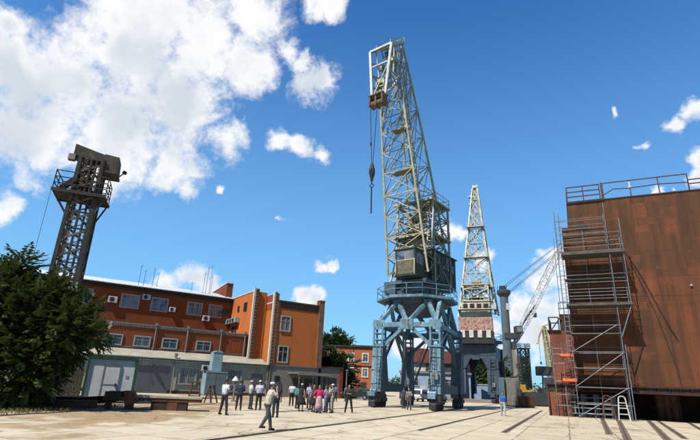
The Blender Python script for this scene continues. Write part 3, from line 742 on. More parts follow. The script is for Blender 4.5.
for p0, p1 in ((-7.2,-5.0),(-2.3,0),(2.3,4.7),(8.15,10.65),(12.15,14.55),(17.2,19.5),(20.4,22.5)):
    window(B, p0, p1, 10.6, 12.55, YM, glass='glass_blue' if p0 < 16 else 'glass')
for p0, p1 in ((-4.5,-2.4),(2.2,4.3),(6.2,8.3),(9.55,11.5),(12.85,14.75),(17.05,19.0)):
    window(B, p0, p1, 5.15, 6.45, YT, fw=.14)
ac_unit(B, 6.6, 7.75, 11.1, 11.95, YM); ac_unit(B, 10.85, 11.95, 12.0, 12.75, YM); ac_unit(B, 14.75, 15.6, 10.75, 11.4, YM); ac_unit(B, 19.7, 20.7, 9.95, 10.75, YM)
for p, rr in ((22.85,.5),(23.55,.3)): hr = MB(); hr.tube((p,YM-.3,11.6),(p,YM-.02,11.6),rr,rr,18); hr.build('vent', M['dark_steel'], B)
# lit flank of the stair wing
e = MB(); e.b2((24.02, YL, 0), (25.9, YM+6, 13.75)); e.build('stair_wall', M['brick_sunlit'], B)
ec = MB(); ec.b2((23.95, YL-.05, 13.752), (24.3, YM+6, 13.9)); ec.build('coping', M['pilaster'], B)
for (q0, q1, z0, z1) in ((-69.9,-69.2,11.5,12.3),(-67.3,-66.1,11.3,12.5),(-71.6,-70.7,8.5,9.4),(-70.3,-69.6,8.5,9.4)):
    window(B, q2y(q1), q2y(q0), z0, z1, 24.02, face='x', fw=.06, frame='eave')
vb = MB(); vb.b2((23.3, q2y(-68.6), 9.8), (24.0, q2y(-73.5)-.0, 10.5)); vo = vb.build('vent_box', M['cab_blue'], B, bevel=.02)
vg = MB()
for k in range(3): y0 = q2y(-69.2)+k*1.1; vg.b2((23.27, y0, 9.9), (23.298, y0+.8, 10.4))
vg.build('vent_grille', M['dark_steel'], vo)
# first pilaster at the corner of the flank
p_ = MB(); p_.b2((23.8, YL-.36, 4.0), (24.05, YL-.003, 14.2)); p_.build('pilaster', M['pilaster'], B)
pd = MB(); pd.b2((24.052, YL-.28, 4.0), (24.62, YL-.003, 14.1)); 
for k in range(24): pd.b2((24.054, YL-.35, 4.2+k*.42), (24.4, YL-.282, 4.42+k*.42))
pd.build('toothed_edge', M['pilaster_dark'], B)
# projecting end block
YE = 0.0
eb = MB(); eb.b2((26.0, YE, 4.0), (33.6, YM+4, 12.3)); eb.build('end_wall', M['brick_sunlit'], B)
ef = MB(); ef.b2((26.001, YE+.32, 12.302), (26.35, YL+2.0, 13.3)); ef.build('end_parapet', M['brick_red'], B)
ef2 = MB(); ef2.b2((25.985, YE+.22, 11.2), (25.998, YL-.003, 13.3)); ef2.build('painted_band', M['brick_red'], B)
ef3 = MB(); ef3.b2((25.96, YE+.22, 12.1), (25.984, YL-.003, 12.28)); ef3.build('white_band', M['white_paint'], B)
er = MB(); er.b2((26.4, YE-.22, 12.302), (33.4, YM+4, 12.5)); er.b2((27.0, YE-.05, 11.5), (33.0, YE-.004, 12.3)); er.build('end_eave_and_shade_strip', M['eave'], B)  # second box is a dark strip standing for the eave's shadow
p2 = MB(); p2.b2((25.8, YE-.2, 3.9), (26.0, YE+.2, 13.5)); p2.build('pilaster', M['pilaster'], B)
pd2 = MB(); pd2.b2((26.002, YE-.16, 3.9), (26.6, YE-.003, 13.4))
for k in range(23): pd2.b2((26.004, YE-.2, 4.1+k*.42), (26.3, YE-.162, 4.32+k*.42))
pd2.build('toothed_edge', M['pilaster_dark'], B)
p3 = MB(); p3.b2((32.95, YE-.25, 3.9), (33.75, YE+.5, 13.1)); p3.b2((32.9,YE-.3,13.1),(33.8,YE+.6,13.25)); p3.build('pilaster', M['pilaster_dark'], B)
p4 = MB(); p4.prism([(33.0,YE+.8,12.5),(33.0,YE+6,12.5),(33.0,YE+6,12.7),(33.0,YE+.8,13.2)],(.5,0,0)); p4.build('end_parapet', M['pilaster'], B)
for z0, z1 in ((8.35,10.5),(4.25,6.5)): window(B, 26.95+.15, 28.65, z0, z1, YE, fw=.17)
gf = MB(); gf.b2((26.2, YE+.002, 0), (33.5, YM+3.9, 3.85)); gf.build('ground_storey', M['plaster_grey'], B)
gb = MB(); gb.b2((26.0, YE-.1, 3.85), (33.7, YE+.5, 3.998)); gb.build('string_course', M['pipe_grey'], B)
ent = MB(); ent.b2((28.9, YE-3.0, 2.95), (33.6, YE-.003, 3.1)); ent.b2((28.85,YE-3.05,2.8),(33.65,YE-2.95,3.15)); en = ent.build('canopy', M['plaster_grey'], B)
cpst = MB()
for p in (29.2,31.2,33.3): cpst.tube((p,YE-2.8,0),(p,YE-2.8,2.95),.06,.06,8)
cpst.build('canopy_post', M['pipe_grey'], en)
for a, b, z0, z1 in ((29.6,31.0,0,2.4),(31.4,33.0,0,2.4),(27.0,27.7,1.4,2.6)): dr = MB(); dr.b2((a, YE-.06, z0), (b, YE-.002, z1)); dr.build('entrance_door' if z0 == 0 else 'shutter', M['dark_steel'], B)
dp = MB(); dp.tube((26.25,YE-.45,0),(26.25,YE-.45,4.2),.11,.11,8); dp.build('drainpipe', M['dark_steel'], B)
# low grey wing to the right
gw = thing('garage', 'low grey garage with brown end pier right of the office block', 'garage', bloc(34.0, -61.2), A_BLD)
m_ = MB(); m_.b2((0,0,0),(3.0,6,4.0)); m_.build('wall', M['plaster_grey'], gw)
m_ = MB(); m_.b2((-.1,-.15,4.0),(3.7,6.2,4.18)); m_.build('roof', M['eave'], gw)
m_ = MB(); m_.b2((3.002,-.05,0),(3.6,6,4.0)); m_.build('pier', M['brick_red'], gw)
m_ = MB(); m_.b2((.5,-.05,0),(2.5,-.003,2.7)); m_.build('door', M['dark_steel'], gw)

# ------------------------------------------------------------------ low annex shed
Ax = thing('annex', 'long low pale block annex with sloping roof in front of the brick office', 'shed', bloc(0, -61.3), A_BLD)
m_ = MB(); m_.b2((-16, 0, 0), (26.1, 2.9, 3.75)); m_.build('wall', M['plaster'], Ax)
m_ = MB(); m_.b2((-16,-.05,0),(26.1,-.003,.35)); m_.build('plinth', M['eave'], Ax)
m_ = MB(); m_._add([(-16.3,-.4,3.9),(26.0,-.4,3.9),(26.0,2.98,4.85),(-16.3,2.98,4.85),(-16.3,-.4,3.82),(26.0,-.4,3.82),(26.0,2.98,4.75),(-16.3,2.98,4.75)],[(0,1,2,3),(7,6,5,4),(4,5,1,0),(5,6,2,1),(4,0,3,7)])
for k in range(180): m_.bar((-16.2+k*.235,-.4,3.915),(-16.2+k*.235,2.97,4.865),.1,.05)
m_.build('roof', M['roof_slate'], Ax)
m_ = MB(); m_.b2((-16,-.15,3.55),(26,-.004,3.74))
for k in range(105): m_.b2((-16+k*.4,-.22,3.6),(-15.8+k*.4,-.155,3.74))
m_.build('eave_dentils', M['pilaster'], Ax)
d_ = MB(); d_.b2((9.7,-.07,0),(13.6,-.006,2.9)); do = d_.build('double_door', M['grey_door'], Ax, label='grey steel double door')
d2 = MB(); d2.b2((11.63,-.085,.05),(11.67,-.072,2.85)); d2.b2((9.65,-.11,2.9),(13.65,-.006,3.0)); d2.b2((9.6,-.11,0),(9.7,-.006,2.9)); d2.b2((13.6,-.11,0),(13.7,-.006,2.9)); d2.box((11.85,-.1,1.3),(.06,.06,.3)); d2.build('door_frame', M['grey_door'], do)
d_ = MB(); d_.b2((23.9,-.07,0),(25.4,-.006,2.7)); d_.build('door', M['grey_door'], Ax)
window(Ax, 14.75, 16.9, 1.05, 3.05, 0, fw=.15); window(Ax, 20.6, 22.6, 1.15, 3.1, 0, fw=.15); window(Ax, 5.2, 6.6, 1.2, 2.9, 0, fw=.15)
d_ = MB(); d_.b2((18.1,-.07,0),(19.4,-.006,2.8)); d_.build('door', M['dark_steel'], Ax)
ac_unit(Ax, 17.3, 18.3, 2.7, 3.4, 0)
for p in (14.1, 26.0):
    d = MB(); d.tube((p,-.2,0),(p,-.2,4.3),.08,.08,8); d.box((p,-.2,4.35),(.35,.35,.35)); d.build('drainpipe', M['pipe_grey'], Ax)
for p in (11.6, 24.6):
    d = MB(); d.lathe([(.28,3.02),(.2,3.14),(.06,3.2)],(p,-.35,0),12); d.bar((p,-.35,3.2),(p,-.02,3.3),.05); d.build('wall_lamp', M['dark_steel'], Ax)

# ------------------------------------------------------------------ site cabin
sc = thing('site_cabin', 'white site cabin with green edge trim and narrow door beside the tree', 'cabin', (-16.6,32.9,0), math.radians(27))
m_ = MB(); m_.b2((0,0,.12),(2.75,5,2.72)); m_.build('wall', M['white_paint'], sc)
m_ = MB(); m_.b2((-.14,-.12,2.72),(2.9,5.1,2.98)); m_.build('roof', M['green_trim'], sc, bevel=.02)
for a, b in ((-.16,-.003),(2.753,2.92)): m_ = MB(); m_.b2((a,-.10,.0),(b,.15,2.718)); m_.build('corner_trim', M['green_trim'], sc)
m_ = MB(); m_.b2((-.1,-.05,0),(2.85,5,.118)); m_.build('base', M['rust_dark'], sc)
m_ = MB(); m_.b2((.93,-.05,.15),(1.85,-.003,2.3)); dd = m_.build('door', M['white_paint'], sc, bevel=.01)
m_ = MB(); 
for a in ((.86,-.07,.13,.93,-.003,2.38),(1.85,-.07,.13,1.92,-.003,2.38),(.93,-.07,2.3,1.85,-.003,2.38),(.95,-.065,1.1,1.83,-.052,1.16)): m_.b2(a[:3], a[3:])
m_.build('door_frame', paint('worn_door_frame', (.22,.16,.12), .7, .3, 2), dd)
m_ = MB(); m_.box((1.72,-.09,1.12),(.08,.09,.22)); m_.build('handle', M['dark_steel'], dd)
m_ = MB(); m_.b2((2.28,-.02,1.55),(2.46,-.003,1.72)); m_.build('notice', paint('faded_red_notice', (.42,.22,.2), .7, .2, 20), sc)

# ------------------------------------------------------------------ lattice tower on the left
tw = thing('lookout_tower', 'tall dark riveted lattice tower with railed platform and boxy head behind the tree', 'tower', (-23.75,40,0), math.radians(20))
dk_ = paint('tarred_tower_steel', (.035,.031,.027), .8, .4, 1.2, .35, (.10,.07,.045)); lt_ = paint('weathered_tower_lattice', (.13,.11,.085), .85, .35, 1.5, .25)
L = MB(); hw = 1.05
def tsec(z): k = 1-.006*z; return [(-hw*k,-hw*k,z),(hw*k,-hw*k,z),(hw*k,hw*k,z),(-hw*k,hw*k,z)]
zs = [1.55*i for i in range(14)]
for a, b in zip(zs, zs[1:]):
    A4, B4 = tsec(a), tsec(b)
    for i in range(4): L.bar(A4[i], B4[i], .30)
for x in (.35,): L.b2((x,-1.0,0),(x+.12,-.6,20)); L.b2((-.12,-1.02,0),(.05,-.85,20)); L.b2((.98,-.3,0),(1.06,.2,20)); L.b2((.75,-1.1,0),(1.0,-1.0,20.2))
L.build('column', dk_, tw)
L = MB()
for k, (a, b) in enumerate(zip(zs, zs[1:])):
    A4, B4 = tsec(a), tsec(b)
    for i in range(4):
        j = (i+1) % 4
        L.bar(A4[i], B4[j] if i != 0 else lerp(A4[1], B4[1], .65), .12, .18)
        if i: L.bar(B4[i], B4[j], .12)
        mid = [lerp(A4[q], B4[q], .5) for q in (i, j)]
        L.bar(mid[0], B4[j] if k % 2 else A4[j], .06); L.bar(A4[j], lerp(A4[i], B4[i], .5), .07)
        for h in range(5):
            zt = h/5; L.bar(lerp(A4[i],B4[i],zt)+(Vector(A4[j])-Vector(A4[i]))*.16, lerp(A4[i],B4[i],zt+.2)+(Vector(A4[j])-Vector(A4[i]))*.34, .05)
            L.bar(lerp(A4[i],B4[i],zt)+(Vector(A4[j])-Vector(A4[i]))*.34, lerp(A4[i],B4[i],zt+.2)+(Vector(A4[j])-Vector(A4[i]))*.16, .05)
L.build('lattice', lt_, tw)
L = MB(); L.b2((-2.4,-1.4,16.5),(1.8,1.4,16.62)); L.b2((-2.45,-1.45,16.4),(1.85,-1.38,16.7)); L.b2((-2.45,1.38,16.4),(1.85,1.45,16.7))
for s in (-1,1):
    for y in (-1.2,1.2): L.bar((s*1.0,y*.8,14.6),((-2.3 if s < 0 else 1.7),y,16.45),.14)
pf = L.build('platform', dk_, tw)
L = MB(); railing(L, [(-2.35,-1.38,16.63),(1.75,-1.38,16.63),(1.75,1.38,16.63),(-2.35,1.38,16.63)], 1.7, .035, (1.,.66,.33), 1.2, True); L.build('railing', dk_, pf)
L = MB()
L.prism([(-1.6,-.75,20.25),(-.2,-.75,20.0),(.9,-.75,20.0),(.9,-.75,20.75),(-1.6,-.75,21.35)],(0,1.5,0))
L.prism([(.9,-.85,19.2),(2.25,-.85,19.2),(2.15,-.85,20.7),(.9,-.85,20.8)],(0,1.7,0))
L.b2((.9,-1.0,18.95),(2.3,1.0,19.18)); L.bar((2.2,0,19.0),(2.7,0,19.6),.1); L.tube((2.65,0,19.5),(2.75,0,19.75),.2,.2,10)
hd = L.build('head_box', paint('weathered_head_sheet', (.05,.045,.04), .8, .4, .9, .4, (.14,.09,.05)), tw, bevel=.03)
L = MB(); L.b2((-1.95,-.8,19.75),(-1.4,-.3,20.3)); L.bar((-1.5,-.5,20.2),(-1.2,-.5,20.5),.12); L.build('lamp_box', M['pipe_grey'], hd)
L = MB(); L.bar((-2.0,-.6,16.8),(.8,-.3,20.4),.5,.4); L.b2((-.9,-.6,16.63),(.2,.4,18.4)); L.bar((-.6,.2,16.7),(.2,.2,20.6),.25); L.bar((.8,.2,17.4),(.7,.2,20.6),.25); L.build('hoist_boom', M['rust_dark'], tw)
L = MB(); L.tube((-2.4,-1.4,16.5),(-2.3,-1.7,0),.018,.018,5); L.build('guy_wire', M['rope'], tw)

# ------------------------------------------------------------------ hull section
Hh = thing('ship_hull_section', 'huge rust brown ship hull block standing on supports with railed top', 'ship hull', HULL0, A_HULL)
m_ = MB(); m_.prism([(-.75,0,2.75),(-.75,0,17.4),(0,0,17.4),(0,0,20),(34,0,20),(34,0,2.75)][::-1],(0,17,0)); m_.build('shell', M['hull'], Hh)
m_ = MB(); m_.b2((-.05,-.14,19.86),(3.3,.3,20.06)); m_.b2((3.305,-.06,19.92),(34,.3,20.04)); m_.build('deck_edge', M['rust_dark'], Hh)
m_ = MB(); m_.b2((-2.8,.2,2.75),(-.753,5,7.4)); m_.build('lower_block', paint('brick_red_primer', (.24,.075,.045), .85, .35, 1.2, .3, (.07,.03,.02), bump=.3, streak=True), Hh)
m_ = MB(); m_.b2((-1.8,.4,7.402),(-.753,5,9.0)); m_.b2((-2.95,.0,7.402),(-1.802,5.2,7.5)); m_.build('upper_block', M['rust_dark'], Hh)
m_ = MB(); railing(m_, [(-2.75,.3,7.5),(-1.9,.3,7.5)], 1.2, .05, (1.,.55), 1.0); railing(m_, [(-2.75,.3,7.5),(-2.75,4.8,7.5)], 1.2, .04, (1.,.55), 1.5); m_.bar((-2.8,.2,7.2),(-1.7,.2,8.7),.09); railing(m_, [(-1.75,.5,9.0),(-.8,.5,9.0)], 1.1, .035, (1.,.5), 1); m_.build('block_railing', M['dark_steel'], Hh)
m_ = MB(); m_.b2((-3.4,-.2,2.62),(34,.6,2.748)); m_.b2((-3.4,-.02,2.23),(34,.2,2.618)); m_.b2((-3.4,-.18,2.12),(34,.55,2.228))
for k in range(48): m_.b2((-3.3+k*.78,-.17,2.23),(-3.27+k*.78,-.022,2.618))
m_.build('keel_beam', M['rust_dark'], Hh)
m_ = MB()
for x in (-.3,1.6,4.2,6.9,9.6,12.2): m_.b2((x,-.012,3.0),(x+.015,-.003,17.0))
for z in (10.4,): m_.b2((-.6,-.011,z),(34,-.004,z+.015))
m_.build('weld_seam', M['rust_dark'], Hh)
m_ = MB(); m_.path([(4.55,-.12,14.3),(5.4,-.12,12.2),(6.3,-.12,9.4),(6.9,-.12,7.6),(7.3,-.12,6.6)], .035); m_.path([(4.7,-.1,13.6),(6.0,-.1,9.0),(6.9,-.1,4.2),(7.0,-.1,2.8)], .03); m_.build('hanging_cable', M['dark_steel'], Hh)
m_ = MB(); m_.path([(8.1,-.03,9.6),(8.15,-.03,6.0),(8.3,-.03,3.0)], .03); m_.build('rust_pipe', M['rust_orange'], Hh)
m_ = MB(); m_.box((9.0,-.1,11.2),(.16,.14,.12)); m_.tube((9.0,-.1,11.2),(9.0,-.2,11.25),.05,.05,8); m_.build('valve', M['white_paint'], Hh)
m_ = MB(); m_.b2((.6,-.04,17.0),(1.5,-.003,17.6)); m_.build('scupper', M['dark_steel'], Hh); m_ = MB(); m_.b2((.5,-.04,12.9),(1.9,-.003,13.1)); m_.build('scupper', M['dark_steel'], Hh)
m_ = MB()
railing(m_, [(.05,-.05,20.05),(3.0,-.05,20.05)], 1.55, .05, (1.,.66,.33), 1.45); m_.bar((3.2,-.05,20.05),(3.2,-.05,21.75),.14)
railing(m_, [(3.3,-.05,20.05),(10.3,-.05,20.05)], 1.6, .045, (1.,), 2.3)
m_.path([(3.3,-.05,20.4),(4.2,-.05,20.95),(5.6,-.05,20.85),(8,-.05,20.95),(10.3,-.05,20.8)], .05)
railing(m_, [(10.3,-.05,20.05),(34,-.05,20.05)], 1.0, .045, (1.,.6), 2.3); railing(m_, [(.05,-.05,20.05),(.05,16,20.05)], 1.5, .045, (1.,.66,.33), 2)
m_.build('top_railing', paint('rusty_rail_paint', (.09,.045,.05), .7, .3, 2, .3), Hh)
m_ = MB(); m_.b2((5.55,-.1,20.9),(5.68,.0,21.5)); m_.b2((5.45,-.1,20.9),(5.548,-.0,21.0)); m_.build('white_bracket', M['white_paint'], Hh); m_ = MB(); m_.b2((9.0,-.1,20.05),(9.2,0,20.35)); m_.build('white_lamp', M['white_paint'], Hh)
def support(x0, x1, y0, y1, mt, mt2):
    s = MB(); s.b2((x0,y0,0),(x1,y1,2.1)); o = s.build('support_block', M[mt], Hh, bevel=.03)
    r = MB()
    for k in range(4): xx = x0+.1+(x1-x0-.2)*k/3; r.prism([(xx-.05,y0-.35,0),(xx-.05,y0-.004,0),(xx-.05,y0-.004,2.1),(xx-.05,y0-.08,2.1)],(.1,0,0))
    r.build('rib', M[mt2], o)
support(-3.4,-1.3,-.1,2.4,'rust_orange','rust_dark')
support(5.4,7.2,3.4,5.4,'rust','rust_dark')
for x in (11,16,21,26,31): support(x,x+1.8,3.4,5.4,'rust_dark','rust_dark')
support(.5,2.2,4.6,6.5,'rust_dark','rust_dark')
m_ = MB(); m_.b2((-1.2,7.5,0),(34,8.2,2.74)); m_.build('added_dark_wall', M['rust_dark'], Hh)  # added dark wall that keeps the gap under the hull black

# ------------------------------------------------------------------ scaffold on the hull
SC = thing('scaffold', 'tall galvanised tube scaffold with plank decks against the rusty hull', 'scaffold', HULL0 + Matrix.Rotation(A_HULL,3,'Z') @ Vector((-.6,.6,0)), A_HULL)
yf, yb = -2.8, -1.3
m_ = MB()
for x, zt in ((-.35,18.2),(3.55,18.9)):
    for y in (yf, yb): m_.tube((x,y,0),(x,y,zt if y == yf else zt-.6),.036,.036,8)
for y in (yf, yb):
    m_.tube((4.65,y,9.3),(4.65,y,17.2 if y == yf else 16.2),.045,.045,8); m_.tube((4.65,y,9.3),(3.6,y,6.6),.045,.045,8)
    m_.tube((-.72,y,4.5),(-.72,y,15.6+(y == yf)*2.2),.036,.036,8)
m_.tube((3.75,yf,0),(3.75,yf,6.0),.04,.04,8); m_.tube((-.7,yb,14),(-.7,yb,18.9),.035,.035,6); m_.tube((-1.0,yb,9.2),(-1.0,yb,16.2),.032,.032,6)
m_.tube((-2.0,-2.0,0),(-2.0,-2.0,5.9),.04,.04,8); m_.tube((-1.2,-2.0,0),(-1.2,-2.0,6.2),.04,.04,8)
m_.build('standard', M['galv'], SC)
m_ = MB()
for z in (1.1,2.45,4.0,5.35,6.9,7.6,9.5,10.2,10.8,11.4,12.1,14.3,14.75,15.2,15.95,16.5,17.3):
    x1 = 4.65 if 9.4 <= z < 16.2 else 3.55
    for y in (yf, yb): m_.tube((-.45,y,z),(x1+.1,y,z+.02),.027,.027,6)
    for x in (-.35,3.55) + ((4.65,) if x1 > 4 else ()): m_.tube((x,yf-.1,z+.06),(x,yb+.1,z+.06),.03,.03,6)
for k in range(28):
    z = 4.6+.42*k; m_.tube((-.72,yf,z),(-.35,yf,z),.022,.022,5)
    if k % 2: m_.tube((-.72,yf,z),(-.72,yb,z),.022,.022,5)
for z in (17.2,16.6,17.9): m_.tube((-.7,yb,z),(.2,yb,z),.03,.03,6)
for z in (10.0,11.2,12.4,13.6,14.8): m_.tube((-1.0,yb,z),(-.35,yb,z),.026,.026,6)
m_.tube((1.6,yb,0),(1.6,yb,16.8),.03,.03,6)
for z in (3.2,5.9,8.2,8.8,12.8,13.4,18.0): m_.tube((-.4,yb,z),(3.6,yb,z),.024,.024,6)
for z in (.9,1.8,2.9,4.4,5.7,5.2): m_.tube((-2.05,-2.0,z),(-1.1,-2.0,z),.03,.03,6); m_.tube((-2.0,-2.0,z),(-.4,-1.6,z),.025,.025,6)
m_.build('ledger', M['galv'], SC)
m_ = MB()
for (x0,z0,x1,z1) in ((-.35,.15,3.55,2.5),(-.35,2.5,3.55,5.3),(-.35,5.35,3.3,7.6)): m_.tube((x0,yf-.06,z0),(x1,yf-.06,z1),.035,.035,6)
m_.tube((-.35,yb,9.6),(-.35,yf,7),.03,.03,6); m_.tube((3.55,yb,2.4),(3.55,yf,5),.03,.03,6)
m_.build('diagonal_brace', M['galv'], SC)
def deck(x0, x1, z, y0=yf-.15, y1=yb+.35, th=.07, toe=.28):
    m = MB(); n = 8
    for k in range(n): a = y0+(y1-y0)*k/n; m.b2((x0,a+.006,z),(x1,a+(y1-y0)/n-.006,z+th))
    o = m.build('deck', M['plank'], SC)
    t = MB(); t.b2((x0,y0-.035,z-.02),(x1,y0-.002,z+toe)); t.build('toe_board', M['plank'], o)
deck(-.45,4.75,14.05,toe=.28); deck(-.45,4.75,9.35,toe=.17); deck(-.4,3.65,6.95,th=.05,toe=.05,y0=-2.3); deck(-.4,3.65,4.0,th=.05,toe=.05,y0=-2.3); deck(-.4,3.65,2.46,th=.05,toe=.05,y0=-2.0); deck(-.4,4.6,11.9,th=.05,toe=.05,y0=-1.9); deck(-.75,-.4,7.0,th=.05,toe=.06,y1=-1.6)  # thin decks at the other levels are added to shade the hull face
m_ = MB()
for x in (-.35,3.55):
    for y in (yf,yb): m_.box((x,y,.03),(.25,.25,.06))
m_.build('base_plate', M['galv'], SC)
for z, lab in ((5.05,'upper bright orange roll on the scaffold beside the hull'),(2.95,'lower bright orange roll on the scaffold beside the hull')):
    v = HULL0 + Matrix.Rotation(A_HULL,3,'Z') @ Vector((-2.0,-1.45,z))
    t = thing('orange_roll', lab, 'roll', v, A_HULL, 'orange rolls on the scaffold')
    m_ = MB(); m_.tube((0,0,.05),(1.15,0,.05),.15,.15,12); m_.tube((.05,-.17,-.03),(1.15,-.19,-.03),.11,.11,12); m_.build('sheet', M['orange'], t, smooth=False)
    m_ = MB(); m_.tube((.3,0,.05),(.36,0,.05),.16,.16,12); m_.build('band', M['rust'], t)
# stacked scaffold frames under the hull corner
fr_ = thing('frame_stack', 'bundle of grey scaffold frames stacked under the hull corner', 'frames', HULL0 + Matrix.Rotation(A_HULL,3,'Z') @ Vector((-1.6,-.6,0)), A_HULL)
m_ = MB()
for k in range(7):
    y = .18*k; x = .07*k
    for a in (0,.9,1.9,3.2): m_.tube((x+a,y,0),(x+a+.05,y,1.9),.028,.028,6)
    for z in (.3,.75,1.2,1.6): m_.tube((x,y,z),(x+3.2,y,z+.05*(k%3)),.024,.024,6)
m_.build('frames', M['galv'], fr_)
def trestle(label, loc, rz, mt, h=1.75, wt=.42, wb=.95, arch=False, group=None):
    t = thing('trestle', label, 'trestle', loc, rz, group)
    for sx in (-1,1):
        m = MB(); p0 = (sx*wb/2,-.25,0); p1 = (sx*wt/2,0,h-(.14 if arch else 0)); m.bar(p0, p1, .085); m.build('leg', M[mt], t)
        if not arch: m = MB(); m.bar((sx*wb/2,.45,0),(sx*wt/2,.05,h),.085); m.build('leg', M[mt], t)
    m = MB()
    if arch: m.path([(-wt/2,0,h-.14),(-wt*.32,0,h-.03),(0,0,h),(wt*.32,0,h-.03),(wt/2,0,h-.14)], .05)
    else: m.b2((-wt/2-.1,-.1,h),(wt/2+.1,.15,h+.07))
    m.build('top', M[mt], t)
    for z in ((.5,.95,1.35) if arch else (.5,1.0)):
        k = z/h; w = wb*(1-k)+wt*k; m = MB(); m.bar((-w/2,-.25*(1-k),z),(w/2,-.25*(1-k),z),.07); m.build('rung', M[mt], t)
    return t
hp = lambda x, y: HULL0 + Matrix.Rotation(A_HULL,3,'Z') @ Vector((x,y,0))
trestle('white arched ladder stand at the foot of the scaffold', hp(2.3,-2.7), A_HULL, 'jib_white', 1.85, .48, .82, True, 'arched ladder stands by the hull')
trestle('rusty brown arched ladder stand beside the white one', hp(1.2,-2.9), A_HULL+.1, 'rust', 1.85, .55, .95, True, 'arched ladder stands by the hull')
trestle('rusty red trestle standing in front of the annex window', (-11.4,39.4,0), .3, 'rust', 1.45, .5, .95)
trestle('smaller rusty trestle right beside the pale blue cabinet', (-10.3,40.0,0), -.5, 'rust', 1.25, .35, .7)

# ------------------------------------------------------------------ yard clutter on the left
bt = thing('steel_table', 'concrete topped rusty steel bench standing in the sunny yard', 'bench', (-9.75,29.2,0), math.radians(12))
m_ = MB(); m_.b2((-1.9,-.65,.62),(1.75,.65,.74)); m_.build('top', M['concrete'], bt, bevel=.01)
m_ = MB(); m_.b2((-1.85,-.6,.45),(1.7,.6,.618)); m_.build('frame', M['rust'], bt)
m_ = MB(); m_.b2((-.95,-.55,0),(.95,.5,.448)); m_.build('pedestal', M['rust_dark'], bt)
m_ = MB(); m_.b2((-.1,-.58,0),(.45,-.553,.447)); m_.build('patch', M['rust'], bt)
ch = thing('rusty_winch', 'rusty broken winch lying beside the bench left end', 'scrap', (-12.1,28.2,0), .25)
m_ = MB(); m_.b2((-.9,-.5,.42),(.5,.5,.62)); m_.prism([(.3,-.55,.1),(.95,-.55,.45),(.55,-.55,.95),(.1,-.55,.95)],(0,.9,0)); m_.b2((.25,-.4,0),(.62,.4,.45)); m_.b2((-.75,-.3,0),(-.5,.3,.42)); m_.build('frame', M['rust'], ch, bevel=.02)
m_ = MB(); m_.tube((-.35,-.6,.66),(-.35,.6,.66),.2,.2,16); m_.b2((-.8,-.62,.5),(.05,-.55,.9)); m_.b2((-.8,.55,.5),(.05,.62,.9)); m_.build('drum', M['rust_dark'], ch)
for i, (x, y, rz, L, lab) in enumerate(((-14.6,25.6,.15,4.6,'long rusty beam lying in the tree shade nearest the yard'),(-16.6,27.2,-.05,5.5,'rusty beam lying under the tree behind the nearest one'),(-14.2,28.6,.3,3.0,'short rusty beam sloping in front of the white cabin'),(-17.6,24.4,.05,4.0,'leftmost rusty beam under the tree'))):
    t = thing('steel_beam', lab, 'beam', (x,y,0), rz, 'rusty beams under the tree')
    m_ = MB(); tl = .03+.03*i
    for z in (.0,.34): m_.bar((-L/2,0,z+.03+.0),(L/2,0,z+.03+tl*3),.32,.05)
    m_.bar((-L/2,0,.2),(L/2,0,.2+tl*3),.05,.3); m_.build('beam', M['rust_dark'], t)
pf_ = thing('board_fence', 'dark old board fence behind the tree left of the white cabin', 'fence', (-21.5,32.5,0), .1)
m_ = MB(); rnd = random.Random(3)
for k in range(22): m_.b2((k*.21,rnd.uniform(-.02,.02),0),(k*.21+.19,.04,2.1+rnd.uniform(-.15,.15)))
m_.build('boards', M['wood_dark'], pf_)
m_ = MB(); m_.b2((0,.05,.5),(4.6,.12,.6)); m_.b2((0,.05,1.6),(4.6,.12,1.7)); m_.build('rail', M['wood_dark'], pf_)
bc = thing('cabinet', 'tall pale blue steel cabinet with a narrower box on top beside the annex', 'cabinet', bloc(17.3,-58.6), A_BLD)
m_ = MB(); m_.b2((0,0,.1),(2.4,1.6,2.55)); m_.build('body', M['cab_blue_dark'], bc, bevel=.03)
m_ = MB(); m_.b2((-.03,.0,.1),(-.003,1.6,2.6)); m_.b2((-.05,-.05,2.553),(2.45,1.65,2.65)); m_.build('side_panel', M['cab_blue'], bc)
m_ = MB(); m_.b2((.55,.2,2.655),(1.75,1.3,4.85)); m_.prism([(.5,.15,4.85),(.9,.15,5.05),(1.5,.15,5.05),(1.8,.15,4.85)],(0,1.2,0)); m_.build('upper_box', M['cab_blue'], bc, bevel=.03)
for a in (.1,1.25): m_ = MB(); m_.b2((a,-.03,.2),(a+1.05,-.003,2.4)); m_.build('door', M['cab_blue_dark'], bc)
m_ = MB(); m_.b2((-.2,.1,2.66),(.5,1.2,2.75)); m_.build('orange_cap', M['rust_orange'], bc)
cl = thing('vent_cap', 'white conical cap on a short post behind the man in the white shirt', 'vent', (-9.45,44.5,0))
m_ = MB(); m_.lathe([(.31,1.72),(.28,1.79),(.1,2.05),(.03,2.1)],(0,0,0),16); m_.build('cap', M['jib_white'], cl)
m_ = MB(); m_.tube((0,0,0),(0,0,1.75),.09,.09,10); m_.b2((-.2,-.2,0),(.2,.2,.1)); m_.build('post', M['pipe_grey'], cl)

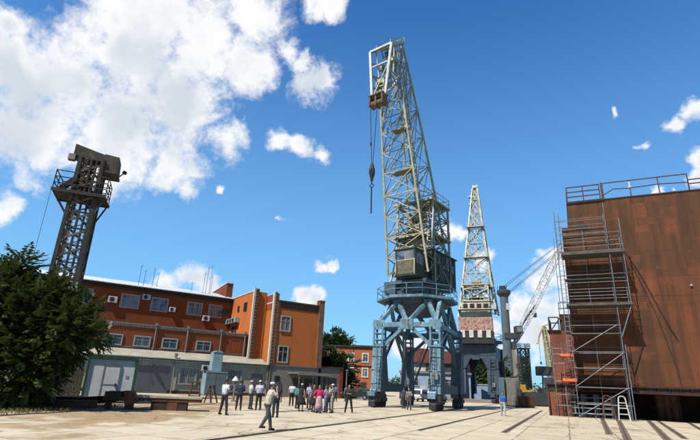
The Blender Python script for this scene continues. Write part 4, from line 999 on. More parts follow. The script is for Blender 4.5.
# ------------------------------------------------------------------ cars
def car(label, loc, rz, mt, tall=1.72):
    t = thing('parked_car', label, 'car', loc, rz, 'cars parked beyond the crane')
    # y forward; length 4.5, width 1.82
    prof = [(-2.2,.35),(-2.25,.75),(-2.18,1.0),(-1.95,tall-.12),(-1.7,tall),(.2,tall),(.55,tall-.1),(1.1,1.08),(2.05,.95),(2.25,.75),(2.25,.35)]
    m = MB(); m.prism([(-.9,y,z) for y, z in prof],(1.8,0,0)); b = m.build('body', M[mt], t, bevel=.08)
    g = MB()
    g.prism([(-.74,-2.2,1.02),(.74,-2.2,1.02),(.66,-1.985,tall-.16),(-.66,-1.985,tall-.16)],(0,-.02,0))
    g.prism([(-.74,1.10,1.11),(.74,1.10,1.11),(.66,.60,tall-.15),(-.66,.60,tall-.15)],(0,.03,.02))
    for s in (-1,1): g.prism([(s*.903,-1.85,1.05),(s*.903,.95,1.05),(s*.903,.45,tall-.16),(s*.903,-1.65,tall-.16)],(s*.008,0,0))
    g.build('window', M['glass'], t)
    for sx in (-1,1):
        for y in (-1.4,1.4):
            w = MB(); w.tube((sx*.74,y,.34),(sx*.93,y,.34),.34,.34,18); wo = w.build('wheel', M['rubber'], t)
            w = MB(); w.tube((sx*.93,y,.34),(sx*.945,y,.34),.2,.2,14); w.build('rim', M['galv'], wo)
        l = MB(); l.b2((sx*.8-.12,-2.30,.8),(sx*.8+.1,-2.2,1.05)); l.build('tail_light', M['lamp_red'], t)
        l = MB(); l.b2((sx*.68-.18,2.16,.72),(sx*.68+.18,2.28,.86)); l.build('headlight', M['lamp_clear'], t)
        l = MB(); l.b2((sx*1.0-.09,.75,1.05),(sx*1.0+.09,.9,1.2)); l.build('mirror', M[mt], t)
    for a, b in ((2.2,2.32),(-2.34,-2.2)): l = MB(); l.b2((-.92,a,.3),(.92,b,.5)); l.build('bumper', M['car_dark'], t, bevel=.03)
    l = MB(); l.b2((-.5,2.262,.6),(.5,2.285,.75)); l.build('grille', M['car_dark'], t)
    for a in (2.325,-2.36): l = MB(); l.b2((-.26,a,.38),(.26,a+.015,.49)); l.build('number_plate', M['white_paint'], t)
    return t
car('white estate car parked beyond the crane, its rear toward the yard', (11.6,75.5,0), -.45, 'car_white')
car('second white car half hidden behind the right crane leg', (14.6,78,0), -.5, 'car_white', 1.5)
car('dark car parked in the tree shade beside the orange house', (2.2,70,0), 1.1, 'car_dark', 1.5)

# ------------------------------------------------------------------ buildings behind
ob = thing('orange_house', 'three storey salmon orange house with white framed windows beyond the dark tree', 'building', (-3.6,106.5,0), math.radians(-6))
m_ = MB(); m_.b2((0,0,0),(10.0,9,9.7)); m_.build('wall', M['brick_far'], ob)
m_ = MB(); m_.b2((-.25,-.35,9.7),(10.2,9.2,9.95)); m_.b2((-.1,-.15,9.45),(10.1,-.003,9.698)); m_.b2((5.2,1,9.95),(10,8,10.2)); m_.build('roof', M['eave'], ob)
for p in (1.7,4.45,7.5):
    for z in (6.55,3.55):
        if p < 2 and z < 4: continue
        window(ob, p, p+1.45, z, z+2.0, 0, fw=.26, frame='white_paint')
window(ob, 2.4, 3.4, 3.6, 5.0, 0, fw=.1, frame='cab_blue', glass='glass_blue')
for a, b, z in ((7.4,8.6,2.6),(3,4,2.2)): m_ = MB(); m_.b2((a,-.05,0),(b,-.003,z)); m_.build('door', M['dark_steel'], ob)
m_ = MB(); m_.tube((-1,-.12,5.85),(10.2,-.12,5.85),.09,.09,6); m_.tube((5.6,-.1,5.85),(5.6,-.1,9.6),.07,.07,6); m_.build('service_pipe', M['eave'], ob)
for a, b in ((4.2,5.0),(5.3,5.9)): ac = MB(); ac.b2((a,-.5,4.15),(b,-.02,4.85)); ac.build('air_conditioner', M['dark_steel'], ob)
up = thing('lamp_post', 'thin grey lamp post in front of the orange house', 'lamp post', (.45,62,0))
m_ = MB(); m_.tube((0,0,0),(0,0,3.5),.09,.06,10); m_.build('pole', M['pipe_grey'], up)
m_ = MB(); m_.box((0,0,3.55),(.3,.2,.14)); m_.build('lamp_head', M['pipe_grey'], up)
bb = thing('blue_workshop', 'pale blue workshop with white upper wall and dark red roof seen through the crane portal', 'building', (5.5,90.5,0), math.radians(-12))
m_ = MB(); m_.b2((4.8,0,0),(17,7,4.4)); m_.build('wall', M['wall_blue'], bb)
m_ = MB(); m_.b2((4.6,-.3,4.4),(17.2,7,4.75)); m_.build('beam', M['pipe_grey'], bb)
m_ = MB(); m_.b2((5.2,.6,4.752),(17,7,6.4)); m_.build('upper_wall', M['wall_white'], bb)
m_ = MB(); m_.b2((9.3,.52,4.8),(16.5,.597,6.3)); m_.build('opening', M['far_dark'], bb)
m_ = MB(); m_._add([(5.0,.1,6.3),(17.3,.1,6.3),(17.3,5,8.3),(5.0,5,9.4),(5.0,.1,6.2),(17.3,.1,6.2),(17.3,7,6.2),(5.0,7,6.2)],[(0,1,2,3),(4,5,1,0),(1,5,6,2),(0,3,7,4),(3,2,6,7)]); m_.build('roof', paint('red_brown_roof_sheet', (.11,.026,.016), .8, .35, .7, .3, (.08,.03,.02), streak=True), bb)
for p in (6.6,9.6,12.6): window(bb, p, p+1.5, 2.2, 3.6, 0, fw=.12)
m_ = MB(); m_.b2((8.35,-.05,0),(9.4,-.003,2.3)); m_.build('door', M['wall_white'], bb)
bw = thing('blue_wall', 'low pale blue wall behind the second crane', 'wall', (23.0,101,0), math.radians(-6))
m_ = MB(); m_.b2((0,0,0),(9,.4,3.0)); m_.build('wall', M['wall_blue'], bw)
m_ = MB(); m_.b2((-.1,-.1,3.0),(9.1,.5,3.15)); m_.build('coping', M['wall_white'], bw)
for i, (x, y, h, w, rz, mt, lab) in enumerate(((21.3,68.5,3.7,.7,-.3,'cab_blue_dark','pale narrow steel container right of the second crane'),(22.1,68.8,3.7,1.9,-.3,'pipe_grey','grey ribbed container right of the pale one'),(24.2,66,1.45,1.0,.2,'rust','small red brown crate near the end of the containers'),(28.5,78,2.0,5.0,-.2,'far_dark','dark open wagon behind the hull corner'))):
    t = thing('container', lab, 'container', (x,y,0), rz, 'containers beyond the yard')
    m_ = MB(); m_.b2((0,0,.15),(w,2.4,h)); m_.build('body', M[mt], t, bevel=.03)
    m_ = MB()
    for k in range(int(w/.3)): m_.b2((.1+k*.3,-.04,.3),(.2+k*.3,-.003,h-.15))
    m_.build('rib', M[mt], t)
    m_ = MB(); m_.b2((.1,.1,0),(w-.1,2.3,.148)); m_.build('base', M['dark_steel'], t)
# harbour crane with round tower
hc = thing('harbour_crane', 'grey harbour crane with round tower and white lattice boom behind the hull', 'crane', (49.8,150,0))
m_ = MB(); m_.lathe([(1.3,0),(1.25,31.0),(1.2,31.2)],(0,0,0),20); m_.build('tower', M['harbour_grey'], hc, smooth=False)
m_ = MB(); m_.lathe([(1.3,30.4),(2.1,31.4),(2.1,32.3),(1.8,32.6)],(0,0,0),16); m_.box((-.4,0,33.3),(1.6,1.4,1.2)); m_.bar((-1.9,0,32.5),(-1.9,0,33.8),.15); m_.bar((.7,0,33),(1.0,0,34.2),.3); m_.build('tower_head', M['far_dark'], hc, bevel=.1)
m_ = MB(); m_.b2((.0,-1.62,26.2),(1.2,-1.35,28.2)); m_.build('white_plate', M['white_paint'], hc)
for nm, a, b in (('platform',(-1.0,-1.6,17.5),(3.6,1.2,19.2)),('cab',(2.6,-1.8,19.2),(4.6,.8,21.4)),('base',(-1.8,-2,0),(2.4,2,5)),('boom_foot',(1.2,-1,14.4),(2.6,1,16.6))): m_ = MB(); m_.b2(a, b); m_.build(nm, M['far_dark'], hc, bevel=.1)
cabm = MB(); cabm.b2((2.75,-1.83,19.6),(4.4,-1.803,21.1)); cabm.build('cab_window', M['glass_blue'], hc)
m_ = MB(); tip = Vector((21.5,0,50.5)); base = Vector((2.2,0,15.8)); secs = []
dv = (tip-base).normalized(); nv = Vector((-dv.z,0,dv.x))
for i in range(17):
    t = i/16; c = base.lerp(tip, t); hgt = 1.9*min(1, .25+t*4)*(1-max(0,(t-.75))*2.6); wd = 1.3*min(1,.5+t*3)*(1-max(0,(t-.75))*2)
    secs.append([c+nv*hgt*.5+Vector((0,-wd,0)), c+nv*hgt*.5+Vector((0,wd,0)), c-nv*hgt*.5+Vector((0,wd,0)), c-nv*hgt*.5+Vector((0,-wd,0))])
lattice(m_, secs, .27, .1, cross=False); m_.build('boom', M['boom_white'], hc)
m_ = MB(); m_.tube((3.8,-.6,20.4),(8.2,-.3,26.4),.32,.32,8); m_.tube((8.0,-.3,26.2),(9.6,0,28.2),.2,.2,8); m_.box((9.0,-.8,25.0),(.9,1.0,1.3)); m_.build('luffing_cylinder', M['far_dark'], hc)
m_ = MB()
for y in (-.7,.7):
    m_.tube((-.3,y,33.6),(tip.x,y*.6,tip.z),.055,.055,5); m_.tube((.3,y,33.4),(tip.x,y*.6,tip.z-.3),.045,.045,5)
    m_.tube((1.9,y,32.4),(tip.x-1.5,y*.6,tip.z-3.0),.05,.05,5); m_.tube((2.1,y,32.0),(tip.x-2,y*.6,tip.z-4.0),.04,.04,5)
m_.build('boom_rope', M['rope'], hc)
# level luffing crane far behind
fc = thing('luffing_crane', 'distant yellow and white luffing crane beside the lower hull block', 'crane', (92.5,220,0), 0)
m_ = MB(); b0, t0 = Vector((0,0,4)), Vector((-2.0,0,31.0)); secs = []
for i in range(11):
    t = i/10; c = b0.lerp(t0, t); w = 1.5*(1-.6*t); secs.append([c+Vector((-w,-w,0)),c+Vector((w,-w,0)),c+Vector((w,w,0)),c+Vector((-w,w,0))])
lattice(m_, secs, .45, .2, cross=True); m_.build('boom', M['boom_yellow'], fc)
m_ = MB(); m_.bar((-2.6,0,31.2),(.8,0,32.3),.7,.5); m_.bar((-2.2,0,31.5),(-4.6,0,26.6),.75,.55); m_.bar((-4.6,0,26.8),(-5.2,0,23.4),.5); m_.bar((-5.2,0,23.5),(-6.2,0,23.3),.4); m_.bar((.6,0,32.3),(1.5,0,26),.35); m_.build('fly_jib', M['boom_yellow'], fc)
m_ = MB(); m_.tube((-4.9,0,24),(-4.8,0,15.5),.09,.09,5); m_.box((-4.8,0,15.0),(.6,.5,1.1)); m_.build('hoist_rope', M['rope'], fc)
m_ = MB(); m_.b2((-3,-3,4),(4,3,9)); m_.b2((-4,-4,0),(-2.5,4,4)); m_.b2((3,-4,0),(4.5,4,4)); m_.build('portal', M['far_dark'], fc)
# far works
fw = thing('far_works', 'distant tan concrete works with stepped roof beyond the harbour crane', 'building', (56.6,172,0), -.05)
m_ = MB(); m_.prism([(0,0,0),(0,0,16.6),(3.2,0,17.0),(3.6,0,13.6),(4.6,0,13.0),(4.8,0,11.6),(7.6,0,11.2),(7.6,0,0)],(0,9,0)); m_.build('wall', M['concrete_far'], fw)
m_ = MB()
for x, z in ((.8,12),(.8,8.5),(3.2,10),(5.6,8.4),(3.2,6.5),(5.6,5)): m_.b2((x,-.1,z),(x+1.2,-.003,z+1.5))
m_.b2((4.4,-.12,4),(7.5,-.003,11)); m_.build('window', M['far_dark'], fw)
gt = thing('hopper_tower', 'dark green steel hopper tower in front of the tan works', 'tower', (58.2,160,0), 0)
m_ = MB(); lattice(m_, [[(-1.35,-1.5,z),(1.35,-1.5,z),(1.35,1.5,z),(-1.35,1.5,z)] for z in (0,3,6,9,12,15.5)], .4, .25); m_.build('frame', paint('far_green_steel', (.06,.085,.06), .8, .3, .3), gt)
for a, b in (((-1.5,-1.8,10.8),(1.5,1.8,13.0)),((-1.2,-1.4,5.5),(1.2,1.4,7.8)),((-1.7,-2,15.5),(1.7,2,15.75))): m_ = MB(); m_.b2(a, b); m_.build('hopper' if a[2] < 15 else 'roof', M['far_dark'], gt)
m_ = MB(); railing(m_, [(-1.65,-1.9,15.76),(1.65,-1.9,15.76),(1.65,1.9,15.76),(-1.65,1.9,15.76)], 1.3, .07, (1.,.5), 1.4, True); m_.build('railing', M['far_dark'], gt)
cg = thing('conveyor_gallery', 'long dark conveyor gallery on trestles beside the hull', 'conveyor', (61.5,158,0), 0)
m_ = MB(); m_.b2((0,-1,7.4),(17,1.4,10.2)); m_.build('gallery', M['far_dark'], cg)
m_ = MB()
for x in (1,4.5,8,11.5,15): m_.bar((x,-.9,0),(x+.3,-.9,7.4),.4); m_.bar((x,-.9,.5),(x+3.2,-.9,7.2),.22)
m_.build('trestle_leg', M['far_dark'], cg)
yl = thing('excavator', 'small distant yellow digger below the tan works', 'digger', (53.0,150,0), 0)
m_ = MB(); m_.b2((0,0,1),(3.2,2,2.8)); m_.b2((.2,.1,2.8),(1.7,1.9,4.3)); m_.build('body', paint('digger_yellow', (.6,.34,.03), .5, .2, 1), yl, bevel=.1)
m_ = MB(); m_.bar((3,1,2.2),(4.6,1,3.4),.45); m_.bar((4.6,1,3.4),(5.6,1,1.4),.35); m_.box((5.7,1,1.1),(.8,.9,.7)); m_.build('arm', M['boom_yellow'], yl)
for a in (-.1,1.6): m_ = MB(); m_.b2((-.2,a,0),(3.4,a+.5,1)); m_.build('track', M['dark_steel'], yl)
for x, y, w, h, lab in ((33,112,14,2.6,'dark sheet pile wall far behind the blue shirted man'),(50,118,14,3.2,'dark stack of plates left of the conveyor gallery'),):
    t = thing('plate_stack', lab, 'stack', (x,y,0), 0, 'dark stacks on the far quay')
    rnd = random.Random(int(x)); m_ = MB()
    for k in range(9): xx = k*w/9; m_.box((xx+w/18, rnd.uniform(-.8,.8), h*.5*rnd.uniform(.6,1)), (w/9*.95,2.2,h*rnd.uniform(.6,1)), rnd.uniform(-.2,.2))
    m_.build('plates', M['far_dark'], t)
kb = thing('kerb_beam', 'long low concrete kerb across the far end of the yard', 'kerb', (14.5,86,0), math.radians(-8))
m_ = MB(); m_.b2((0,0,0),(38,.6,.55)); m_.build('block', M['concrete_far'], kb, bevel=.03)

# ------------------------------------------------------------------ trees
def leaf_quad(mb, c, d, up, L, W):
    s = d.cross(up)
    if s.length < 1e-4: s = Vector((1,0,0))
    s.normalize(); a = c; b = c + d*L*.5 + s*W*.5; e = c + d*L; f = c + d*L*.5 - s*W*.5
    o = len(mb.v); mb.v += [tuple(a), tuple(b), tuple(e), tuple(f)]; mb.f.append((o,o+1,o+2,o+3))
def frond(mb, p, d, L, rnd, n=6, droop=.5, lw=.085, ll=.26):
    """compound leaf: pairs of leaflets along an arching stalk"""
    d = d.normalized(); side = d.cross(Vector((0,0,1)))
    if side.length < 1e-3: side = Vector((1,0,0))
    side.normalize(); pos = p.copy(); up = side.cross(d)
    for i in range(n):
        t = i/(n-1)
        dd = (d + Vector((0,0,-droop*t))).normalized(); pos = pos + dd*(L/n)
        s = math.sin(PI*(.15+.8*t))*.6+.5
        for sg in (-1,1):
            ld = (side*sg*.9 + dd*.45 + Vector((0,0,-.25)) + Vector((rnd.uniform(-.2,.2),rnd.uniform(-.2,.2),rnd.uniform(-.2,.2)))).normalized()
            leaf_quad(mb, pos, ld, up, ll*s, lw*2*s)
    leaf_quad(mb, pos, d, up, ll, lw*2)
def rand_dir(rnd):
    while True:
        v = Vector((rnd.uniform(-1,1),rnd.uniform(-1,1),rnd.uniform(-1,1)))
        if .05 < v.length < 1: return v.normalized()
def tree(label, loc, clumps, trunks, leafm, nf, seed, fl=.7, lw=.085, ll=.26, core=.55, group=None):
    rnd = random.Random(seed)
    t = thing('tree', label, 'tree', loc, 0, group)
    tm = MB()
    for pts, r in trunks:
        n = len(pts)-1
        for i, (a, b) in enumerate(zip(pts, pts[1:])): tm.tube(a, b, r*(1-.75*i/n), r*(1-.75*(i+1)/n), 8)
    for c, r in clumps:
        b = min((p for pts, _ in trunks for p in pts[1:]), key=lambda q: (Vector(q)-Vector(c)).length)
        tm.tube(b, c, .07, .025, 5)
        for k in range(5): tm.tube(c, Vector(c)+Vector([x*y for x, y in zip(rand_dir(rnd), r)])*.8, .03, .01, 4)
    tm.build('trunk', M['bark'], t)
    cm = MB(); tot = sum(r[0]*r[1]+r[1]*r[2]+r[0]*r[2] for _, r in clumps)
    for c, r in clumps:
        k = int(nf*(r[0]*r[1]+r[1]*r[2]+r[0]*r[2])/tot)
        for _ in range(k):
            v = rand_dir(rnd); s = rnd.random()**.5*(1-core)+core*rnd.uniform(.9,1.08)
            if rnd.random() < .12: s *= 1.18
            p = Vector(c)+Vector((v.x*r[0],v.y*r[1],v.z*r[2]))*s
            if p.z < .1: continue
            d = (v + rand_dir(rnd)*.7 + Vector((0,0,.15))); frond(cm, p, d, fl*rnd.uniform(.6,1.2), rnd, 6, .6, lw, ll)
    cm.build('crown', M[leafm], t)
    return t
C_ = []
rnd = random.Random(5)
C_ += [((0,0,2.4),(2.6,2.4,2.2)),((-2.2,.5,3.6),(2.0,2.0,2.0)),((.2,.3,4.6),(2.1,2.0,1.5)),((2.3,.2,3.6),(1.7,1.6,1.5)),((2.9,.0,4.3),(1.1,1.1,.8)),((3.9,.3,3.6),(.9,.8,.45)),((2.3,-.1,2.6),(1.1,1.0,1.0)),((-1.0,0,5.9),(1.3,1.2,1.0)),((1.2,.5,5.5),(1.3,1.2,.8)),((-2.6,0,5.0),(1.5,1.5,1.1)),((-3.4,.4,2.0),(2.0,2.0,2.0)),((1.6,-.3,1.4),(1.5,1.3,1.2)),((-1.4,-.8,1.2),(1.6,1.2,1.1)),((2.7,.9,5.2),(.9,.8,.6))]
bigt = tree('large leafy green tree shading the left edge of the yard', (-17.1,25.2,0), C_, [([(0,0,0),(.1,0,1.2),(-.3,.1,2.6),(-.6,.1,4.2),(-.9,.1,6.2)],.2),([(.5,.2,0),(1.0,.2,1.4),(2.0,.2,2.8),(3.4,.1,3.9)],.15),([(-.5,.3,0),(-1.2,.3,1.5),(-2.3,.4,3.2),(-2.7,.2,5)],.15)], 'leaf_big', 4600, 11, .66, .085, .25, .42)
# tall top shoot with spreading fronds
cm = MB(); rnd = random.Random(21)
for (x, y, z, n) in ((-.55,.2,7.2,20),(-.2,.1,6.8,12),(-1.2,.3,6.6,12),(-2.6,.1,6.2,12),(.7,.3,6.4,9)):
    for k in range(n):
        a = 2.4*k; d = Vector((math.cos(a),math.sin(a),.25+.5*(k/n))); frond(cm, Vector((x,y,z-.7+1.2*k/n)), d, 1.15, rnd, 8, .35, .09, .32)
cm.build('top_shoots', M['leaf_big'], bigt)
def simple_tree(label, loc, w, h, trunk_h, leafm, nf, seed, sc=1.6):
    rnd = random.Random(seed); cl = []
    for k in range(9):
        a = 2.4*k; rr = w*.32*(k > 0); z = trunk_h + (h-trunk_h)*(.2+.65*rnd.random()); s = rnd.uniform(.28,.42)
        cl.append(((rr*math.cos(a), rr*math.sin(a), z), (w*s,w*s,(h-trunk_h)*s*.7)))
    cl.append(((0,0,h-(h-trunk_h)*.22),(w*.22,w*.22,(h-trunk_h)*.22)))
    return tree(label, loc, cl, [([(0,0,0),(.1,0,trunk_h*.6),(0,.1,trunk_h*1.2),(.1,0,trunk_h+(h-trunk_h)*.6)], .03*h)], leafm, nf, seed, .7*sc, .1*sc, .3*sc, .5)
simple_tree('dark bushy tree standing between the office block and the orange house', (-2.6,80,0), 4.6, 7.4, 1.4, 'leaf_dark', 900, 31)
simple_tree('lower dark tree in front of the orange house', (-.6,79,0), 4.0, 5.6, .8, 'leaf_dark', 700, 32)
simple_tree('tree crown rising above the roof of the orange house', (-1.6,140,0), 7.5, 15.6, 6, 'leaf_dark', 700, 33, 2.2)
simple_tree('second crown behind the orange house, left of the taller one', (-7.5,138,0), 8, 13.4, 5, 'leaf_dark', 600, 34, 2.2)
simple_tree('round olive green tree seen through the legs of the second crane', (33.5,115,0), 8.2, 9.2, 1.8, 'leaf_mid', 1100, 35, 1.9)
simple_tree('green tree at the foot of the harbour crane', (37.6,122,0), 3.6, 7.4, 1.2, 'leaf_mid', 450, 36, 1.9)
simple_tree('green tree left of the olive tree behind the second crane', (27.5,120,0), 6.5, 8.0, 1.4, 'leaf_dark', 700, 37, 1.9)
# far belt of trees that nobody could count
rnd = random.Random(50); fb = MB()
for k in range(5200):
    a = rnd.uniform(-1.0,1.15); D = rnd.uniform(260,300); h = 5+3*math.sin(a*23)+2*math.sin(a*61)
    p = Vector((math.sin(a)*D, math.cos(a)*D, rnd.uniform(0,h))); frond(fb, p, rand_dir(rnd), 2.2, rnd, 3, .5, .5, 1.3)
o = fb.build('tree_belt', M['leaf_dark']); tag(o, 'far belt of dark trees along the horizon', 'trees'); o['kind'] = 'stuff'
# dry grass and weeds along the left edge
wd = MB(); rnd = random.Random(61)
for k in range(1500):
    x = rnd.uniform(-19,-12.8); y = rnd.uniform(20,31)
    if x > -13.3 - (y-20)*-.02 and y < 24: continue
    c = Vector((x,y,0)); 
    for _ in range(3): leaf_quad(wd, c, Vector((rnd.uniform(-.5,.5),rnd.uniform(-.5,.5),1)).normalized(), Vector((rnd.uniform(-1,1),1,0)), rnd.uniform(.06,.22), .03)
M['weed'] = leaf_mat('dry_weed', (.10,.09,.03), (.22,.17,.06), .1)
o = wd.build('weeds', M['weed']); tag(o, 'dry weeds and litter below the big tree', 'weeds'); o['kind'] = 'stuff'

# ------------------------------------------------------------------ people
def person(label, loc, heading, shirt=(.7,.7,.7), legs=(.03,.03,.04), hat=None, hair='hair_dark', h=1.75, step=0., spread=.12, arms=('down','down'),
           skirt=None, sleeve='short', shoe=(.03,.025,.02), lean=0., woman=False, bag=None, vox=.02, untuck=False, outer=None, long_hair=False):
    T = thing('person', label, 'person', (loc[0], loc[1], 0), math.radians(heading), 'people in the yard')
    k = h/1.75; hipz, shz = .93*k, 1.44*k
    sw = (.175 if woman else .195)*k
    V = Vector
    lx = .095*k
    # legs: step > 0 left foot forward, right foot back
    hips = [V((-lx,0,hipz)), V((lx,0,hipz))]
    fy = [step*.5, -step*.5]; ank, kne = [], []
    for i, sx in enumerate((-1,1)):
        lift = .09 if (step > .3 and i == 1) else 0
        a = V((sx*(spread if spread > lx else lx), fy[i], .085*k + lift)); m = (hips[i]+a)/2 + V((0, .03+(.07 if lift else 0), 0)); ank.append(a); kne.append(m)
    tl = V((0, lean, 0)); sh = [V((-sw, lean, shz)), V((sw, lean, shz))]
    elb, wri = [], []
    for i, sx in enumerate((-1,1)):
        a = arms[i]; s = sh[i]
        if a == 'down': e = s+V((sx*.07,-.03,-.29*k)); w_ = e+V((sx*.01,.06,-.25*k))
        elif a == 'swing': e = s+V((sx*.06,.10*(1 if i else -1)*(-1 if step < 0 else 1),-.27*k)); w_ = e+V((0,.16*(1 if i else .4),-.2*k))
        elif a == 'face': e = s+V((sx*.10,.16,-.22*k)); w_ = s+V((-sx*.10,.17,.10*k))
        elif a == 'fold': e = s+V((sx*.08,.04,-.28*k)); w_ = V((-sx*.02,.22+lean,shz-.26*k))
        elif a == 'hip': e = s+V((sx*.2,-.06,-.24*k)); w_ = V((sx*.2,.02,hipz+.12*k))
        else: e = s+V((sx*.06,.04,-.28*k)); w_ = e+V((-sx*.04,.24,.0))   # 'front'
        elb.append(e); wri.append(w_)
    neck = V((0,lean,shz+.05*k)); hc = V((0,lean+.02,shz+.205*k))
    ch = V((0,lean*.8,shz-.14*k)); wa = V((0,lean*.4,1.10*k)); pe = V((0,0,hipz+.02*k))
    cw, ww, pw = (.085,.06,.10) if woman else (.115,.075,.085)
    def torso(mb, g):
        mb.capsule(ch-V((cw*k,0,0)), ch+V((cw*k,0,0)), (.115 if not woman else .105)*k+g, (.115 if not woman else .105)*k+g)
        mb.capsule(sh[0]-V((-.02,0,.02)), sh[1]-V((.02,0,.02)), .062*k+g, .062*k+g)
        mb.capsule(wa-V((ww*k,0,0)), wa+V((ww*k,0,0)), .105*k+g, .105*k+g)
        mb.capsule(wa, ch, .12*k+g, .125*k+g)
        if not g: mb.capsule(pe, wa, .12*k+g, .115*k+g)
        for sx in (-1,1): mb.capsule((pe if not g else wa-V((0,0,.10)))+V((sx*pw*k*(1 if not g else .8),0,.02)), ch+V((sx*cw*k,0,0)), .105*k+g, .105*k+g)
        if woman:
            for sx in (-1,1): mb.ball(ch+V((sx*.075*k,.085*k,-.01)), .06*k+g)
    def pelvis(mb, g): mb.capsule(pe-V((pw*k,0,0)), pe+V((pw*k,0,0)), .118*k+g, .118*k+g)
    def leg(mb, i, g, g2=None):
        g2 = g if g2 is None else g2
        mb.capsule(hips[i], kne[i], .085*k+g, .058*k+g2); mb.capsule(kne[i], ank[i], .056*k+g2, .036*k+g2)
    b = MB()
    torso(b, 0); pelvis(b, 0); leg(b, 0, 0); leg(b, 1, 0)
    for i, sx in enumerate((-1,1)):
        b.capsule(sh[i], elb[i], .05*k, .038*k); b.capsule(elb[i], wri[i], .038*k, .026*k)
        hd = (wri[i]-elb[i]).normalized(); b.capsule(wri[i], wri[i]+hd*.07*k, .03*k, .034*k)
        b.capsule(ank[i]+V((0,-.03,-.035)), ank[i]+V((0,.12,-.055)), .035, .03)
    b.capsule(V((0,lean,shz-.02)), hc-V((0,.01,.06)), .052*k, .048*k)
    b.ball(hc+V((0,0,.02)), (.076*k,.096*k,.112*k), 14, 10); b.ball(hc+V((0,.025,-.06)), (.058*k,.07*k,.065*k)); b.ball(hc+V((0,.098*k,-.012)), (.014,.02,.024)); 
    for sx in (-1,1): b.ball(hc+V((sx*.078*k,-.005,-.005)), (.014,.022,.032)); b.ball(hc+V((sx*.03,.088*k,-.055)), (.02,.012,.010))
    me = remesh(b, vox, 2)
    # five fingers per hand, rooted in the palm
    fm = MB()
    for i, sx in enumerate((-1,1)):
        hd = (wri[i]-elb[i]).normalized(); p = wri[i]+hd*.085*k; s = hd.cross(V((0,1,0)) if abs(hd.y) < .8 else V((1,0,0))).normalized(); c = s.cross(hd)
        for q, (o_, L) in enumerate(((-.027,.07),(-.009,.08),(.009,.076),(.027,.06))):
            a = p+s*o_*k; m1 = a+hd*L*.55*k; m2 = m1+(hd*.7-c*.5*(1 if i else 1)).normalized()*L*.5*k
            fm.tube(a, m1, .0095*k, .0085*k, 6); fm.tube(m1, m2, .0085*k, .006*k, 6)
        a = wri[i]+hd*.04*k+s*.03*k; m1 = a+(hd*.6+s*.8).normalized()*.035*k; fm.tube(a, m1, .011*k, .010*k, 6); fm.tube(m1, m1+hd*.03*k, .010*k, .007*k, 6)
    import bmesh
    bm = bmesh.new(); bm.from_mesh(me); tmp = fm.mesh('t'); bm.from_mesh(tmp); bm.to_mesh(me); bm.free(); bpy.data.meshes.remove(tmp)
    link_mesh('body', me, M['skin'], T)
    for sx in (-1,1):
        e = MB(); e.ball(hc+V((sx*.032*k,.088*k,.018*k)), .012*k, 8, 6); e.build('eye', M['eye'], T, smooth=True)
    # clothes
    s = MB(); torso(s, .016)
    if untuck:
        for sx in (-1,1): s.capsule(pe+V((sx*pw*k,0,.02)), ch+V((sx*cw*k,0,0)), .105*k+.022, .105*k+.018)
        s.capsule(pe+V((-pw*k*.9,lean*.2,.05)), pe+V((pw*k*.9,lean*.2,.05)), .118*k+.016, .118*k+.016); s.capsule(pe+V((0,lean*.2,.05)), wa+V((0,0,.05)), .115*k+.014, .115*k+.014)
    for i in range(2):
        f = .62 if sleeve == 'short' else 1.0
        if sleeve == 'none': s.capsule(sh[i], lerp(sh[i],elb[i],.1), .06*k, .058*k); continue
        s.capsule(sh[i], lerp(sh[i],elb[i],f), .066*k, .062*k)
        if sleeve == 'long': s.capsule(elb[i], lerp(elb[i],wri[i],.9), .054*k, .042*k)
    c1 = cloth('cloth_%d_%d_%d' % tuple(int(x*100) for x in shirt), shirt)
    link_mesh('shirt' if not outer else outer, remesh(s, vox, 3), c1, T)
    c2 = cloth('cloth_%d_%d_%d' % tuple(int(x*100) for x in legs), legs)
    if skirt:
        s = MB(); n = 20; zb, r1 = skirt
        prof = [(.165*k,1.08*k),(.185*k,.98*k),(.19*k,.9*k),(.19*k+(r1-.19*k)*.5,(.9*k+zb)/2),(r1,zb)]
        s.lathe(prof, (0,0,0), n, 1.05, .85); s.build('skirt', c2, T, smooth=True)
    else:
        s = MB(); pelvis(s, .012); leg(s, 0, .012, .024); leg(s, 1, .012, .024)
        for sx in (-1,1): s.capsule(pe+V((sx*pw*k*.8,0,0)), wa+V((sx*ww*k*.9,0,-.02)), .118*k, .11*k)
        link_mesh('trousers', remesh(s, vox, 2), c2, T)
    for i in range(2):
        s = MB(); a = ank[i]; s.capsule(a+V((0,-.045,-.03)), a+V((0,.14,-.045)), .046, .038); s.capsule(a+V((0,-.01,0)), a+V((0,0,.03)), .048, .048)
        me2 = remesh(s, .016, 1); link_mesh('shoe', me2, cloth('shoe_%d' % int(shoe[0]*100), shoe), T)
    hr = MB(); hr.ball(hc+V((0,-.012,.035)), (.083*k,.098*k,.105*k), 14, 8)
    if woman or long_hair: hr.ball(hc+V((0,-.055,-.07)), (.085*k,.06*k,.14*k), 12, 8)
    for_cut = hc.z - (.22 if (woman or long_hair) else .01)*k
    hb = hr.mesh('hair'); 
    bm = bmesh.new(); bm.from_mesh(hb); dl = [v for v in bm.verts if v.co.z < for_cut or (v.co.y > hc.y+.055*k and v.co.z < hc.z+.07*k)]
    bmesh.ops.delete(bm, geom=dl, context='VERTS'); bm.to_mesh(hb); bm.free(); link_mesh('hair', hb, M[hair], T)
